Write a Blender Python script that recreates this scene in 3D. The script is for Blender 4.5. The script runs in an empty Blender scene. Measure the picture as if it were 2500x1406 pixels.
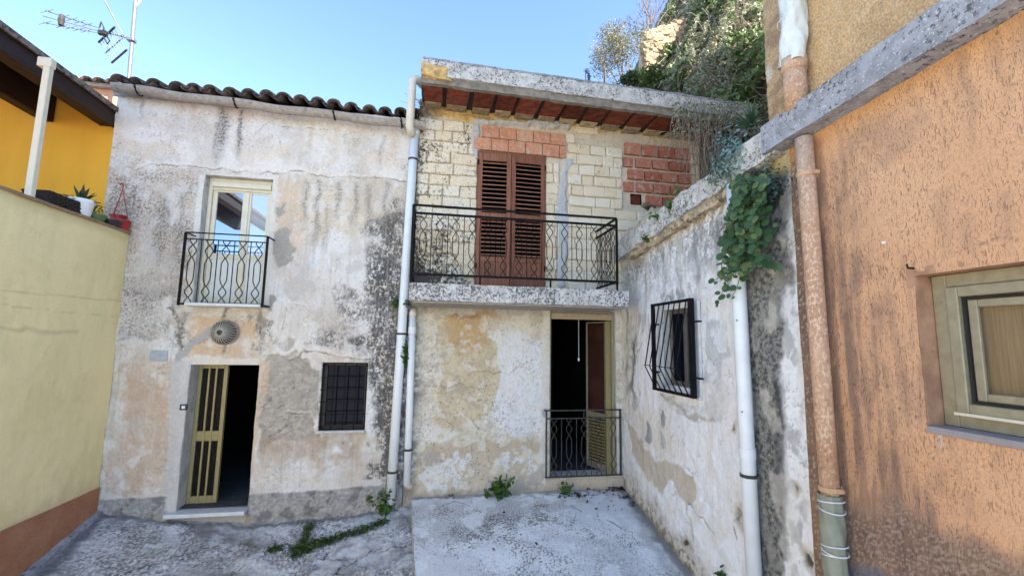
import bpy, bmesh, math, random
import numpy as np
from mathutils import Vector, Matrix, noise as mnoise

# ------------------------------------------------------------------ camera, sky, sun, exposure
scene = bpy.context.scene
CAMZ = 2.2
F_PX, PITCH, YAW, ROLL = 1080.0, math.radians(6.84), math.radians(10.2), math.radians(0.9)
_fwd = np.array([math.sin(YAW)*math.cos(PITCH), math.cos(YAW)*math.cos(PITCH), math.sin(PITCH)])
_rt = np.array([math.cos(YAW), -math.sin(YAW), 0.0])
_up = np.cross(_rt, _fwd)
R_ = math.cos(ROLL)*_rt + math.sin(ROLL)*_up
U_ = -math.sin(ROLL)*_rt + math.cos(ROLL)*_up
cam_d = bpy.data.cameras.new('camera')
cam = bpy.data.objects.new('camera', cam_d)
scene.collection.objects.link(cam)
cam.matrix_world = Matrix(((R_[0], U_[0], -_fwd[0], 0), (R_[1], U_[1], -_fwd[1], 0), (R_[2], U_[2], -_fwd[2], CAMZ), (0, 0, 0, 1)))
cam_d.sensor_width = 36.0
cam_d.lens = 36.0*F_PX/2500.0
cam_d.clip_start = 0.05
cam_d.clip_end = 2000
scene.camera = cam

SUN_AZ_X, SUN_AZ_Y, SUN_EL = 0.62, -0.60, math.radians(38)     # from the right, a little behind the viewer
world = bpy.data.worlds.new('World'); scene.world = world; world.use_nodes = True
wn = world.node_tree.nodes; wl = world.node_tree.links
sky = wn.new('ShaderNodeTexSky'); sky.sky_type = 'NISHITA'; sky.sun_disc = False
sky.sun_elevation = SUN_EL
sky.sun_rotation = math.atan2(SUN_AZ_X, SUN_AZ_Y)
sky.altitude = 900; sky.air_density = 1.0; sky.dust_density = 0.1; sky.ozone_density = 3.0
wn['Background'].inputs['Strength'].default_value = 0.15
wl.new(sky.outputs['Color'], wn['Background'].inputs['Color'])
sun_d = bpy.data.lights.new('sun', 'SUN'); sun_d.energy = 5.0; sun_d.angle = math.radians(0.5); sun_d.color = (1.0, 0.94, 0.85)
sun = bpy.data.objects.new('sun', sun_d); scene.collection.objects.link(sun)
_h = math.hypot(SUN_AZ_X, SUN_AZ_Y)
_sd = Vector((SUN_AZ_X/_h*math.cos(SUN_EL), SUN_AZ_Y/_h*math.cos(SUN_EL), math.sin(SUN_EL)))
sun.rotation_euler = _sd.to_track_quat('Z', 'Y').to_euler()
sun.location = (8, -8, 14)
vs_ = scene.view_settings
vs_.view_transform = 'Standard'; vs_.look = 'None'; vs_.gamma = 1.0; vs_.exposure = 1.85; vs_.use_curve_mapping = False

# ------------------------------------------------------------------ survey helpers (photo point -> point on a plane of the place)
def ray(x, y): return _fwd + R_*(x-1250)/F_PX - U_*(y-703)/F_PX
def onY(x, y, Y):
    d = ray(x, y); p = d*Y/d[1]; return Vector((p[0], p[1], p[2]+CAMZ))
def onX(x, y, X):
    d = ray(x, y); p = d*X/d[0]; return Vector((p[0], p[1], p[2]+CAMZ))
FY = 6.5          # plane of the facades
GX = -3.95        # face of the green wall
WX = 2.9          # face of the right hand walls

# ------------------------------------------------------------------ objects
col_ = scene.collection
def thing(name, label, cat, loc=(0, 0, 0), group=None):
    o = bpy.data.objects.new(name, None); col_.objects.link(o)
    o.location = loc; o.empty_display_size = 0.2
    o['label'] = label; o['category'] = cat
    if group: o['group'] = group
    return o
def adopt(o, parent):
    if parent is None: return o
    o.parent = parent
    l = parent.location
    o.matrix_parent_inverse = Matrix.Translation((-l[0], -l[1], -l[2])) if parent.type == 'EMPTY' else parent.matrix_basis.inverted()
    return o
def link(name, me, material=None, parent=None, smooth=False):
    o = bpy.data.objects.new(name, me); col_.objects.link(o)
    if material is not None and len(me.materials) == 0: me.materials.append(material)
    if smooth: me.polygons.foreach_set('use_smooth', [True]*len(me.polygons))
    return adopt(o, parent)
def inst(name, me, parent, mtx):
    o = bpy.data.objects.new(name, me); col_.objects.link(o)
    adopt(o, parent); o.matrix_basis = mtx
    return o
def tag(o, label, cat, group=None):
    o['label'] = label; o['category'] = cat
    if group: o['group'] = group
    return o

class MB:
    def __init__(s): s.v = []; s.f = []
    def quad(s, a, b, c, d):
        n = len(s.v); s.v += [tuple(a), tuple(b), tuple(c), tuple(d)]; s.f.append((n, n+1, n+2, n+3)); return s
    def box(s, a, b, m=None):
        n = len(s.v)
        for z in (a[2], b[2]):
            for (x, y) in ((a[0], a[1]), (b[0], a[1]), (b[0], b[1]), (a[0], b[1])):
                p = Vector((x, y, z)); p = m @ p if m else p
                s.v.append(tuple(p))
        s.f += [tuple(n+i for i in q) for q in ((0, 3, 2, 1), (4, 5, 6, 7), (0, 1, 5, 4), (1, 2, 6, 5), (2, 3, 7, 6), (3, 0, 4, 7))]
        return s
    def tube(s, pts, r, n=8, cap=True):
        pts = [Vector(p) for p in pts]; N = len(pts)
        rs = r if hasattr(r, '__len__') else [r]*N
        t0 = (pts[1]-pts[0]).normalized()
        u = t0.cross(Vector((0, 0, 1)))
        if u.length < 0.05: u = t0.cross(Vector((0, 1, 0)))
        u.normalize(); base = len(s.v)
        for i, p in enumerate(pts):
            t = (pts[min(i+1, N-1)]-pts[max(i-1, 0)]).normalized()
            u = (u - t*u.dot(t)).normalized(); w = t.cross(u)
            for k in range(n):
                a = 2*math.pi*k/n
                s.v.append(tuple(p + (u*math.cos(a)+w*math.sin(a))*rs[i]))
        for i in range(N-1):
            for k in range(n):
                a = base+i*n+k; b = base+i*n+(k+1) % n
                s.f.append((a, b, b+n, a+n))
        if cap:
            s.f.append(tuple(base+k for k in range(n))[::-1]); s.f.append(tuple(base+(N-1)*n+k for k in range(n)))
        return s
    def bar(s, a, b, w, h=None, up=(0, 0, 1)):
        """rectangular bar from a to b, w across, h along 'up'"""
        h = h or w; a = Vector(a); b = Vector(b); t = (b-a).normalized(); up = Vector(up)
        x = t.cross(up)
        if x.length < 1e-4: x = t.cross(Vector((0, 1, 0)))
        x.normalize(); y = x.cross(t).normalized(); n = len(s.v)
        for p in (a, b):
            for (i, j) in ((-1, -1), (1, -1), (1, 1), (-1, 1)): s.v.append(tuple(p+x*(i*w/2)+y*(j*h/2)))
        s.f += [tuple(n+i for i in q) for q in ((0, 1, 2, 3), (7, 6, 5, 4), (0, 4, 5, 1), (1, 5, 6, 2), (2, 6, 7, 3), (3, 7, 4, 0))]
        return s
    def lathe(s, prof, n=24, m=None):
        base = len(s.v)
        for (r, z) in prof:
            for k in range(n):
                a = 2*math.pi*k/n; p = Vector((r*math.cos(a), r*math.sin(a), z)); p = m @ p if m else p
                s.v.append(tuple(p))
        for i in range(len(prof)-1):
            for k in range(n):
                a = base+i*n+k; b = base+i*n+(k+1) % n
                s.f.append((a, b, b+n, a+n))
        return s
    def mesh(s, name, bevel=0.0, seg=1):
        me = bpy.data.meshes.new(name); me.from_pydata(s.v, [], s.f)
        bm = bmesh.new(); bm.from_mesh(me)
        bmesh.ops.recalc_face_normals(bm, faces=bm.faces)
        if bevel: bmesh.ops.bevel(bm, geom=list(bm.edges), offset=bevel, segments=seg, affect='EDGES', profile=0.6)
        bm.to_mesh(me); bm.free(); return me
    def build(s, name, material, parent=None, bevel=0.0, smooth=False):
        return link(name, s.mesh(name, bevel), material, parent, smooth)

def np_mesh(name, V, Fq, cols=None):
    """fast mesh from arrays: V (n,3), Fq (m,k)"""
    me = bpy.data.meshes.new(name); k = Fq.shape[1]
    me.vertices.add(len(V)); me.vertices.foreach_set('co', np.ascontiguousarray(V, dtype=np.float32).ravel())
    me.loops.add(Fq.size); me.loops.foreach_set('vertex_index', np.ascontiguousarray(Fq, dtype=np.int32).ravel())
    me.polygons.add(len(Fq)); me.polygons.foreach_set('loop_start', np.arange(0, Fq.size, k, dtype=np.int32))
    me.update(calc_edges=True)
    if cols is not None:
        a = me.color_attributes.new('Col', 'FLOAT_COLOR', 'POINT')
        c4 = np.ones((len(V), 4), np.float32); c4[:, :3] = cols
        a.data.foreach_set('color', c4.ravel())
    return me

# ------------------------------------------------------------------ noise in numpy (for stains and relief on walls and ground)
_A = (np.random.RandomState(7).rand(256, 256)*2*np.pi)
_GX = np.cos(_A).astype(np.float32); _GY = np.sin(_A).astype(np.float32)
def vnoise(x, y, seed=0):
    """gradient noise, about 0..1 with mean .5"""
    x = x+seed*17.31; y = y+seed*41.77
    xi = np.floor(x).astype(np.int64); yi = np.floor(y).astype(np.int64)
    fx = (x-xi).astype(np.float32); fy = (y-yi).astype(np.float32)
    wx = fx*fx*fx*(fx*(fx*6-15)+10); wy = fy*fy*fy*(fy*(fy*6-15)+10)
    def g(i, j, dx, dy):
        a = (i+seed*3) & 255; b = (j+seed*7) & 255
        return _GX[a, b]*dx+_GY[a, b]*dy
    a = g(xi, yi, fx, fy); b = g(xi+1, yi, fx-1, fy); c = g(xi, yi+1, fx, fy-1); d = g(xi+1, yi+1, fx-1, fy-1)
    n0 = a+(b-a)*wx; n1 = c+(d-c)*wx
    return .5+(n0+(n1-n0)*wy)*.86
def fbm(x, y, oc=4, seed=0, gain=0.55, rot=.65):
    s = 0; a = 1.0; t = 0; x = np.asarray(x, float); y = np.asarray(y, float)
    ca, sa = math.cos(rot), math.sin(rot)
    for o in range(oc):
        s = s+a*(vnoise(x, y, seed+o*5)-.5); t += a*a; a *= gain
        x, y = (x*ca-y*sa)*2.03+5.2, (x*sa+y*ca)*2.03+1.3
    return .5+s/math.sqrt(t)*.80
def sstep(a, b, x):
    t = np.clip((x-a)/(b-a+1e-9), 0, 1); return t*t*(3-2*t)

def rank01(a):
    f = a.ravel(); o = np.empty(f.size, np.float32); o[np.argsort(f)] = np.linspace(0, 1, f.size, dtype=np.float32); return o.reshape(a.shape)
class Paint:
    """colour and relief of a weathered surface, u across and v up, in metres"""
    def __init__(s, u, v, base, q, seed=0):
        s.u = u; s.v = v; s.q = q; s.seed = seed
        s.c = np.ones(u.shape+(3,), np.float32)*np.array(base, np.float32); s.h = np.zeros(u.shape, np.float32)
        s.wu = (fbm(u*3, v*3, 5, seed+1)-.5); s.wv = (fbm(u*3, v*3, 5, seed+2)-.5)
    def n(s, su, sv=None, oc=4, seed=0): return fbm(s.u*su, s.v*(sv or su), oc, s.seed+seed+11, .55, .65 if (sv or su) == su else 0.0)
    def mix(s, m, colour, op=1.0, h=0.0):
        m = np.clip(m*op, 0, 1)[..., None]
        s.c = s.c*(1-m)+np.array(colour, np.float32)*m
        if h: s.h = s.h+m[..., 0]*h
    def mul(s, m, k):
        s.c = s.c*(1-(m*(1-k))[..., None])
    def blob(s, px, py, rx, ry, soft=.35, warp=.25):
        """ellipse with a ragged edge; centre in photo points, radii in metres"""
        cu, cv = s.q(px, py)
        d = np.sqrt(((s.u-cu+s.wu*warp*2)/rx)**2+((s.v-cv+s.wv*warp*2)/ry)**2)
        return 1-sstep(1-soft, 1+soft, d)
    def poly(s, pts, soft=.03, warp=.25):
        P = [s.q(*p) for p in pts]
        u = s.u+s.wu*warp; v = s.v+s.wv*warp
        d = np.full(u.shape, 1e9); ins = np.zeros(u.shape, bool)
        for i in range(len(P)):
            (ax, ay), (bx, by) = P[i], P[(i+1) % len(P)]
            ex, ey = bx-ax, by-ay; wx, wy = u-ax, v-ay
            t = np.clip((wx*ex+wy*ey)/(ex*ex+ey*ey+1e-12), 0, 1)
            d = np.minimum(d, (wx-ex*t)**2+(wy-ey*t)**2)
            ins ^= ((ay > v) != (by > v)) & (u < (bx-ax)*(v-ay)/(by-ay+1e-12)+ax)
        d = np.sqrt(d)*np.where(ins, -1, 1)
        return 1-sstep(-soft, soft, d)
    def line(s, pts, w, warp=.06, soft=.5):
        P = [s.q(*p) for p in pts]
        hu = (fbm(s.u*5, s.v*5, 4, s.seed+31, .5)-.5)*warp*1.6; hv = (fbm(s.u*5, s.v*5, 4, s.seed+32, .5)-.5)*warp*1.6
        u = s.u+hu; v = s.v+hv; d = np.full(u.shape, 1e9)
        for i in range(len(P)-1):
            (ax, ay), (bx, by) = P[i], P[i+1]
            ex, ey = bx-ax, by-ay
            t = np.clip(((u-ax)*ex+(v-ay)*ey)/(ex*ex+ey*ey+1e-12), 0, 1)
            d = np.minimum(d, (u-ax-ex*t)**2+(v-ay-ey*t)**2)
        return 1-sstep(w*(1-soft), w*(1+soft), np.sqrt(d))
    def curls(s, f, w, seed, cl=1.3, lo=.48, hi=.62):
        """short curled flake edges, gathered in clusters"""
        a = np.abs(fbm(s.u*f, s.v*f*1.25, 3, s.seed+seed, .5)-.5)
        g = sstep(.50, .60, fbm(s.u*f*.55, s.v*f*.7, 2, s.seed+seed+1)); c = sstep(lo, hi, fbm(s.u*cl, s.v*cl, 3, s.seed+seed+2))
        return (1-sstep(w*.4, w, a))*g*c
    def drip(s, px, y0, y1, w):
        cu, v0 = s.q(px, y0); _, v1 = s.q(px, y1)
        x = (s.u-cu+(fbm(s.u*2, s.v*2.5, 3, s.seed+9)-.5)*.12)/w
        t = np.clip((v0-s.v)/(v0-v1), -.2, 1.5)
        return np.exp(-x*x*2.2)*sstep(-.05, .05, t)*(1-sstep(.55, 1.1, t))

def grid(u0, u1, v0, v1, step):
    nu = max(2, int(round((u1-u0)/step))+1); nv = max(2, int(round((v1-v0)/step))+1)
    u, v = np.meshgrid(np.linspace(u0, u1, nu), np.linspace(v0, v1, nv), indexing='ij')
    idx = np.arange(nu*nv).reshape(nu, nv)
    Fq = np.stack([idx[:-1, :-1], idx[1:, :-1], idx[1:, 1:], idx[:-1, 1:]], -1).reshape(-1, 4)
    return u, v, Fq
def panel(name, u, v, Fq, P3, paint, holes, material, parent, flip=False, k=None):
    """P3(u,v,h) -> xyz arrays"""
    uf, vf = u.ravel(), v.ravel()
    if holes:
        fu = uf[Fq].mean(1); fv = vf[Fq].mean(1); keep = np.ones(len(Fq), bool)
        for (a, b, c, d) in holes: keep &= ~((fu > a) & (fu < b) & (fv > c) & (fv < d))
        Fq = Fq[keep]
    if flip: Fq = Fq[:, ::-1]
    V = np.stack(P3(uf, vf, paint.h.ravel()), -1)
    k = k or (1.06 if material is M['plaster'] else 1.0)
    me = np_mesh(name, V, Fq, np.clip(paint.c.reshape(-1, 3)*k, .008, .88))
    return link(name, me, material, parent, smooth=True)

# ------------------------------------------------------------------ materials
class N:
    def __init__(s, name):
        s.m = bpy.data.materials.new(name); s.m.use_nodes = True
        s.t = s.m.node_tree; s.b = s.t.nodes['Principled BSDF']; s.out = s.t.nodes['Material Output']
        s._pos = None
    def new(s, ty, **kw):
        n = s.t.nodes.new(ty)
        for k, v in kw.items(): setattr(n, k, v)
        return n
    def put(s, sock, val):
        if isinstance(val, bpy.types.NodeSocket): s.t.links.new(val, sock)
        elif isinstance(val, tuple) and len(val) == 3 and sock.type == 'RGBA': sock.default_value = val+(1,)
        else: sock.default_value = val
    def pos(s):
        if s._pos is None: s._pos = s.new('ShaderNodeNewGeometry').outputs['Position']
        return s._pos
    def obj(s): return s.new('ShaderNodeTexCoord').outputs['Object']
    def rand(s): return s.new('ShaderNodeObjectInfo').outputs['Random']
    def attr(s, n='Col'): return s.new('ShaderNodeAttribute', attribute_name=n).outputs['Color']
    def mapv(s, vec, scale=(1, 1, 1), loc=(0, 0, 0)):
        n = s.new('ShaderNodeMapping'); s.put(n.inputs['Vector'], vec); n.inputs['Scale'].default_value = scale; n.inputs['Location'].default_value = loc
        return n.outputs[0]
    def noise(s, vec, scale, detail=4, rough=.55, dist=0):
        n = s.new('ShaderNodeTexNoise'); s.put(n.inputs['Vector'], vec); n.inputs['Scale'].default_value = scale
        n.inputs['Detail'].default_value = detail; n.inputs['Roughness'].default_value = rough; n.inputs['Distortion'].default_value = dist
        return n.outputs['Fac']
    def voro(s, vec, scale, feature='F1', out='Distance', rnd=1):
        n = s.new('ShaderNodeTexVoronoi', feature=feature); s.put(n.inputs['Vector'], vec); n.inputs['Scale'].default_value = scale; n.inputs['Randomness'].default_value = rnd
        return n.outputs[out]
    def ramp(s, fac, a, b, lo=0., hi=1.):
        n = s.new('ShaderNodeMapRange', interpolation_type='SMOOTHSTEP'); s.put(n.inputs[0], fac)
        n.inputs[1].default_value = a; n.inputs[2].default_value = b; n.inputs[3].default_value = lo; n.inputs[4].default_value = hi
        return n.outputs[0]
    def math(s, op, a, b=0.0):
        n = s.new('ShaderNodeMath', operation=op); s.put(n.inputs[0], a); s.put(n.inputs[1], b); return n.outputs[0]
    def mixc(s, fac, a, b, blend='MIX'):
        n = s.new('ShaderNodeMix', data_type='RGBA', blend_type=blend)
        s.put(n.inputs[0], fac); s.put(n.inputs[6], a); s.put(n.inputs[7], b); return n.outputs[2]
    def scale(s, c, fac):
        n = s.new('ShaderNodeVectorMath', operation='SCALE'); s.put(n.inputs[0], c); s.put(n.inputs['Scale'], fac); return n.outputs[0]
    def bump(s, h, strength=.3, dist=.01):
        n = s.new('ShaderNodeBump'); s.put(n.inputs['Height'], h); n.inputs['Strength'].default_value = strength; n.inputs['Distance'].default_value = dist
        s.t.links.new(n.outputs[0], s.b.inputs['Normal'])
    def fin(s, colour, rough=.85, spec=.25, metal=0):
        s.put(s.b.inputs['Base Color'], colour); s.put(s.b.inputs['Roughness'], rough)
        s.b.inputs['Specular IOR Level'].default_value = spec; s.b.inputs['Metallic'].default_value = metal
        return s.m

def m_plain(name, c, rough=.6, spec=.3, metal=0, var=.12, sc=14, bump=.15, rnd=0.0, attr=False, dirt=None, bsc=90):
    n = N(name); p = n.pos()
    base = n.attr() if attr else c
    f = n.ramp(n.noise(p, sc, 5), .25, .75, 1-var, 1+var)
    colr = n.scale(base, f) if attr else n.scale(n_rgb(n, c), f)
    if rnd: colr = n.scale(colr, n.ramp(n.rand(), 0, 1, 1-rnd, 1+rnd))
    if dirt: colr = n.mixc(n.ramp(n.noise(p, dirt[1], 6, .65), dirt[2], dirt[2]+.15), colr, dirt[0])
    if bump: n.bump(n.noise(p, bsc, 3), bump, .004)
    return n.fin(colr, rough, spec, metal)
def n_rgb(n, c):
    r = n.new('ShaderNodeRGB'); r.outputs[0].default_value = tuple(c)+(1,); return r.outputs[0]

def m_plaster():
    n = N('weathered_plaster'); p = n.pos()
    c = n.attr()
    f = n.ramp(n.noise(p, 30, 6, .7), .25, .75, .90, 1.08)
    c = n.scale(c, f)
    pit = n.ramp(n.noise(p, 62, 4, .65), .70, .76)
    c = n.mixc(n.math('MULTIPLY', pit, .40), c, (.10, .09, .08))
    h = n.math('ADD', n.noise(p, 30, 6, .7), n.math('MULTIPLY', n.noise(p, 130, 2), .4))
    n.bump(h, .30, .012)
    return n.fin(c, .92, .15)
M = {}
M['plaster'] = m_plaster()
def m_lichen(name, light=(.62, .61, .58), dark=(.13, .125, .12), thr=.52, sc=34, mid=(.44, .43, .40)):
    n = N(name); p = n.pos()
    a = n.noise(p, sc, 6, .7); b = n.noise(p, 3.0, 4, .6)
    s = n.math('ADD', a, n.math('MULTIPLY', n.math('SUBTRACT', b, .5), .35))
    c = n.mixc(n.ramp(n.noise(p, 9, 4), .35, .65), light, mid)
    c = n.mixc(n.ramp(s, thr, thr+.10), c, dark)
    w = n.ramp(n.noise(p, sc*1.7, 3), .60, .66)
    c = n.mixc(n.math('MULTIPLY', w, .7), c, (.62, .61, .58))
    n.bump(n.math('ADD', n.noise(p, 22, 6, .7), n.noise(p, 100, 3)), .5, .012)
    return n.fin(c, .93, .12)
M['lichen'] = m_lichen('lichen_spotted_concrete')
def m_slab():
    m = m_lichen('dripping_lichen_concrete', (.62, .61, .58), (.12, .115, .11), .485, 34, (.46, .45, .42)); nt = m.node_tree; b_ = nt.nodes['Principled BSDF']
    src = b_.inputs['Base Color'].links[0].from_socket
    n = N.__new__(N); n.m = m; n.t = nt; n.b = b_; n._pos = None
    d = n.ramp(n.noise(n.mapv(n.pos(), (26, 26, .5)), 1.0, 3, .6), .64, .68)
    c = n.mixc(n.math('MULTIPLY', d, .8), src, (.025, .025, .025)); nt.links.new(c, b_.inputs['Base Color']); return m
M['slab'] = m_slab()
M['beam'] = m_lichen('grey_beam_concrete', (.36, .37, .40), (.10, .10, .11), .54, 30, (.25, .255, .275))
def m_tuff():
    n = N('tuff_block'); p = n.pos(); o = n.obj(); r = n.rand()
    c = n.mixc(n.ramp(r, 0, 1), (.77, .655, .47), (.80, .725, .58))
    c = n.mixc(n.ramp(n.noise(p, 4, 5, .6), .50, .82), c, (.68, .53, .33))
    # saw marks cut aslant, each block its own way
    wv = n.new('ShaderNodeTexWave', wave_type='BANDS', bands_direction='DIAGONAL'); n.put(wv.inputs['Vector'], n.mapv(o, (1, 1, 1)))
    wv.inputs['Scale'].default_value = 14; wv.inputs['Distortion'].default_value = 4; wv.inputs['Detail'].default_value = 3
    c = n.scale(c, n.ramp(wv.outputs['Fac'], 0, 1, .86, 1.06))
    c = n.scale(c, n.ramp(n.noise(p, 40, 5, .7), .3, .7, .84, 1.10))
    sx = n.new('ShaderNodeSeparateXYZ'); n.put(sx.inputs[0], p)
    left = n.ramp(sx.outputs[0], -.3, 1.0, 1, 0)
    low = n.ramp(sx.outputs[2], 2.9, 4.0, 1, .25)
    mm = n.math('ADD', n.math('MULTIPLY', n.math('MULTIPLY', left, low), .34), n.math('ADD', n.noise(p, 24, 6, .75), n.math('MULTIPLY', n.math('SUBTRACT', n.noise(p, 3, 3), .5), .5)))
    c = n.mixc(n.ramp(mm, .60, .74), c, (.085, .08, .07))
    n.bump(n.math('ADD', n.noise(p, 45, 5, .7), n.math('MULTIPLY', wv.outputs['Fac'], .4)), .45, .008)
    return n.fin(c, .95, .1)
M['tuff'] = m_tuff()
def m_terra(name, c1, c2, sc=55, rnd=.18):
    n = N(name); p = n.pos(); o = n.obj()
    sx = n.new('ShaderNodeSeparateXYZ'); n.put(sx.inputs[0], o)
    c = n.mixc(n.rand(), c1, c2)
    c = n.scale(c, n.ramp(n.noise(p, 20, 5, .65), .3, .7, .78, 1.15))
    c = n.mixc(n.ramp(n.noise(p, 9, 6, .75), .50, .66), c, (.50, .40, .33))
    c = n.mixc(n.ramp(n.noise(p, 16, 5, .7), .62, .70), c, (.20, .10, .07))
    n.bump(n.noise(p, 70, 4), .35, .005)
    return n.fin(c, .9, .12)
M['terra'] = m_terra('orange_clay', (.55, .245, .14), (.60, .31, .19))
M['terra_red'] = m_terra('red_clay', (.40, .135, .085), (.50, .21, .14))
M['terra_dark'] = m_plain('soffit_clay', (.16, .048, .030), .9, .1, 0, .35, 9, .4, .3, dirt=((.045, .03, .025), 11, .55))
M['iron'] = m_plain('black_iron', (.007, .007, .008), .6, .12, 0, .35, 25, .2, dirt=((.03, .016, .01), 40, .68))
M['iron_grey'] = m_plain('worn_grey_iron', (.055, .05, .047), .65, .2, 0, .35, 25, .2, dirt=((.12, .07, .045), 40, .6))
M['pvc'] = m_plain('white_pvc_pipe', (.74, .77, .78), .38, .4, 0, .05, 5, .05, dirt=((.55, .53, .47), 9, .68))
M['pvc_cream'] = m_plain('cream_pvc_pipe', (.66, .62, .52), .5, .3, 0, .08, 5, .05, dirt=((.40, .34, .26), 12, .62))
def m_pipe_brown():
    n = N('peeling_brown_pipe'); p = n.pos()
    c = n.mixc(n.ramp(n.noise(n.mapv(p, (1, 1, .3)), 6, 4), .35, .65), (.42, .25, .155), (.54, .35, .235))
    fl = n.math('ADD', n.noise(n.mapv(p, (1, 1, .6)), 62, 4, .6), n.math('MULTIPLY', n.math('SUBTRACT', n.noise(p, 4, 3), .5), .35))
    c = n.mixc(n.ramp(fl, .53, .58), c, (.62, .45, .32))
    c = n.mixc(n.math('MULTIPLY', n.ramp(fl, .38, .33), .6), c, (.20, .115, .075))
    n.bump(n.noise(p, 45, 4), .3, .005)
    return n.fin(c, .7, .25)
M['pipe_brown'] = m_pipe_brown()
def m_wood(name, c1, c2, ax=(30, 30, 2), rough=.6):
    n = N(name); p = n.pos(); r = n.rand()
    f = n.noise(n.mapv(p, ax), 1.6, 6, .65, .6)
    c = n.mixc(n.ramp(f, .3, .7), c1, c2)
    c = n.scale(c, n.ramp(r, 0, 1, .85, 1.15))
    c = n.mixc(n.ramp(n.noise(n.mapv(p, ax), .8, 5, .7), .68, .8), c, tuple(min(.6, x*2.3) for x in c2))
    n.bump(f, .25, .004)
    return n.fin(c, rough, .3)
M['shutter'] = m_wood('brown_shutter_wood', (.15, .055, .030), (.30, .125, .070), (30, 30, 2))
M['slatwood'] = m_wood('brown_slat_wood', (.22, .095, .058), (.38, .18, .115), (2, 30, 30))
M['roofwood'] = m_wood('dark_roof_timber', (.016, .008, .006), (.035, .016, .010), (30, 2, 30), .6)
M['roofboard'] = m_wood('roof_boarding', (.06, .022, .012), (.10, .04, .02), (30, 2, 30), .6)
M['alu_gold'] = m_plain('gold_anodised_aluminium', (.29, .245, .115), .5, .4, .25, .10, 20, .05)
M['alu_bronze'] = m_plain('dull_bronze_aluminium', (.31, .275, .185), .5, .45, .2, .12, 18, .1, dirt=((.19, .16, .11), 10, .60))
M['alu_dark'] = m_plain('dark_bronze_aluminium', (.10, .085, .06), .5, .3, .2, .12, 18, .1)
M['alu_white'] = m_plain('cream_white_aluminium', (.66, .61, .47), .4, .4, 0, .05, 10, .03)
M['white_panel'] = m_plain('white_panel', (.66, .66, .62), .5, .3, 0, .05, 10, .03)
M['marble'] = m_plain('grey_white_marble', (.60, .61, .62), .5, .35, 0, .10, 9, .1, dirt=((.36, .35, .33), 14, .62))
M['greymarble'] = m_plain('blue_grey_marble', (.36, .39, .41), .5, .35, 0, .15, 12, .1)
M['tile'] = m_plain('old_roof_tile', (.17, .135, .11), .9, .15, 0, .35, 16, .5, .25, dirt=((.045, .045, .048), 22, .50), bsc=60)
M['gutter'] = m_plain('grey_fibre_cement', (.34, .31, .275), .85, .2, 0, .18, 18, .3, dirt=((.15, .135, .12), 16, .56))
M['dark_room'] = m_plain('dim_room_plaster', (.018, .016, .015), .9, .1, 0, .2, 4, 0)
M['room_floor'] = m_plain('worn_floor_tiles', (.07, .07, .07), .7, .15, 0, .25, 8, .1)
M['rubber'] = m_plain('black_rubber', (.02, .02, .02), .6, .3, 0, .2, 20, 0)
M['steel'] = m_plain('zinc_steel', (.17, .17, .20), .5, .4, .3, .15, 20, .05)
M['redplastic'] = m_plain('red_plastic', (.33, .022, .022), .4, .4, 0, .08, 8, 0)
M['whiteplastic'] = m_plain('white_plastic', (.75, .76, .76), .4, .4, 0, .05, 8, 0)
M['greenplastic'] = m_plain('green_plastic', (.10, .17, .07), .45, .4, 0, .08, 8, 0)
M['blackplastic'] = m_plain('black_plastic', (.03, .03, .036), .45, .4, 0, .1, 8, 0)
M['soil'] = m_plain('potting_soil', (.04, .028, .02), .95, .1, 0, .3, 40, .5)
M['wicker'] = m_plain('dark_wicker', (.035, .028, .024), .7, .25, 0, .3, 60, .2)
M['peach'] = m_plain('peach_wall', (.60, .33, .22), .9, .15, 0, .1, 5, .2)
M['wrap'] = None
def m_wrap():
    n = N('plastic_sheet_wrap'); p = n.pos()
    c = n.mixc(n.ramp(n.noise(p, 6, 3), .35, .65), (.60, .62, .56), (.70, .72, .68))
    h = n.noise(n.mapv(p, (14, 14, 4)), 1.0, 3, .5, 1.5)
    n.bump(h, .6, .03)
    return n.fin(c, .35, .45)
M['wrap'] = m_wrap()
M['wrap_dark'] = m_plain('grey_green_tarpaulin', (.25, .265, .205), .5, .35, 0, .16, 7, .5, bsc=14)
M['cord'] = m_plain('white_cord', (.72, .73, .72), .6, .3, 0, .05, 30, 0)
def m_glass(name, dark=(.012, .014, .018), refl=.22):
    n = N(name)
    g = n.new('ShaderNodeBsdfGlossy'); g.inputs['Roughness'].default_value = .015; g.inputs['Color'].default_value = (.85, .92, 1, 1)
    d = n.new('ShaderNodeBsdfDiffuse'); d.inputs['Color'].default_value = dark+(1,)
    lw = n.new('ShaderNodeLayerWeight'); lw.inputs['Blend'].default_value = .25
    mx = n.new('ShaderNodeMixShader')
    n.put(mx.inputs[0], n.ramp(lw.outputs['Fresnel'], 0, 1, refl, 1))
    n.t.links.new(d.outputs[0], mx.inputs[1]); n.t.links.new(g.outputs[0], mx.inputs[2])
    n.t.links.new(mx.outputs[0], n.out.inputs['Surface'])
    return n.m
def m_clear():
    n = N('dusty_clear_glass')
    g = n.new('ShaderNodeBsdfGlossy'); g.inputs['Roughness'].default_value = .03
    t = n.new('ShaderNodeBsdfTransparent'); t.inputs['Color'].default_value = (.88, .88, .85, 1)
    mx = n.new('ShaderNodeMixShader'); mx.inputs[0].default_value = .08
    n.t.links.new(t.outputs[0], mx.inputs[1]); n.t.links.new(g.outputs[0], mx.inputs[2]); n.t.links.new(mx.outputs[0], n.out.inputs['Surface'])
    return n.m
M['glass'] = m_glass('window_glass', (.012, .014, .018), .40)
M['glass_curtain'] = m_glass('curtained_glass', (.42, .42, .44), .30)
M['glass_dark'] = m_glass('dark_window_glass', (.004, .005, .010), .010)
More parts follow.
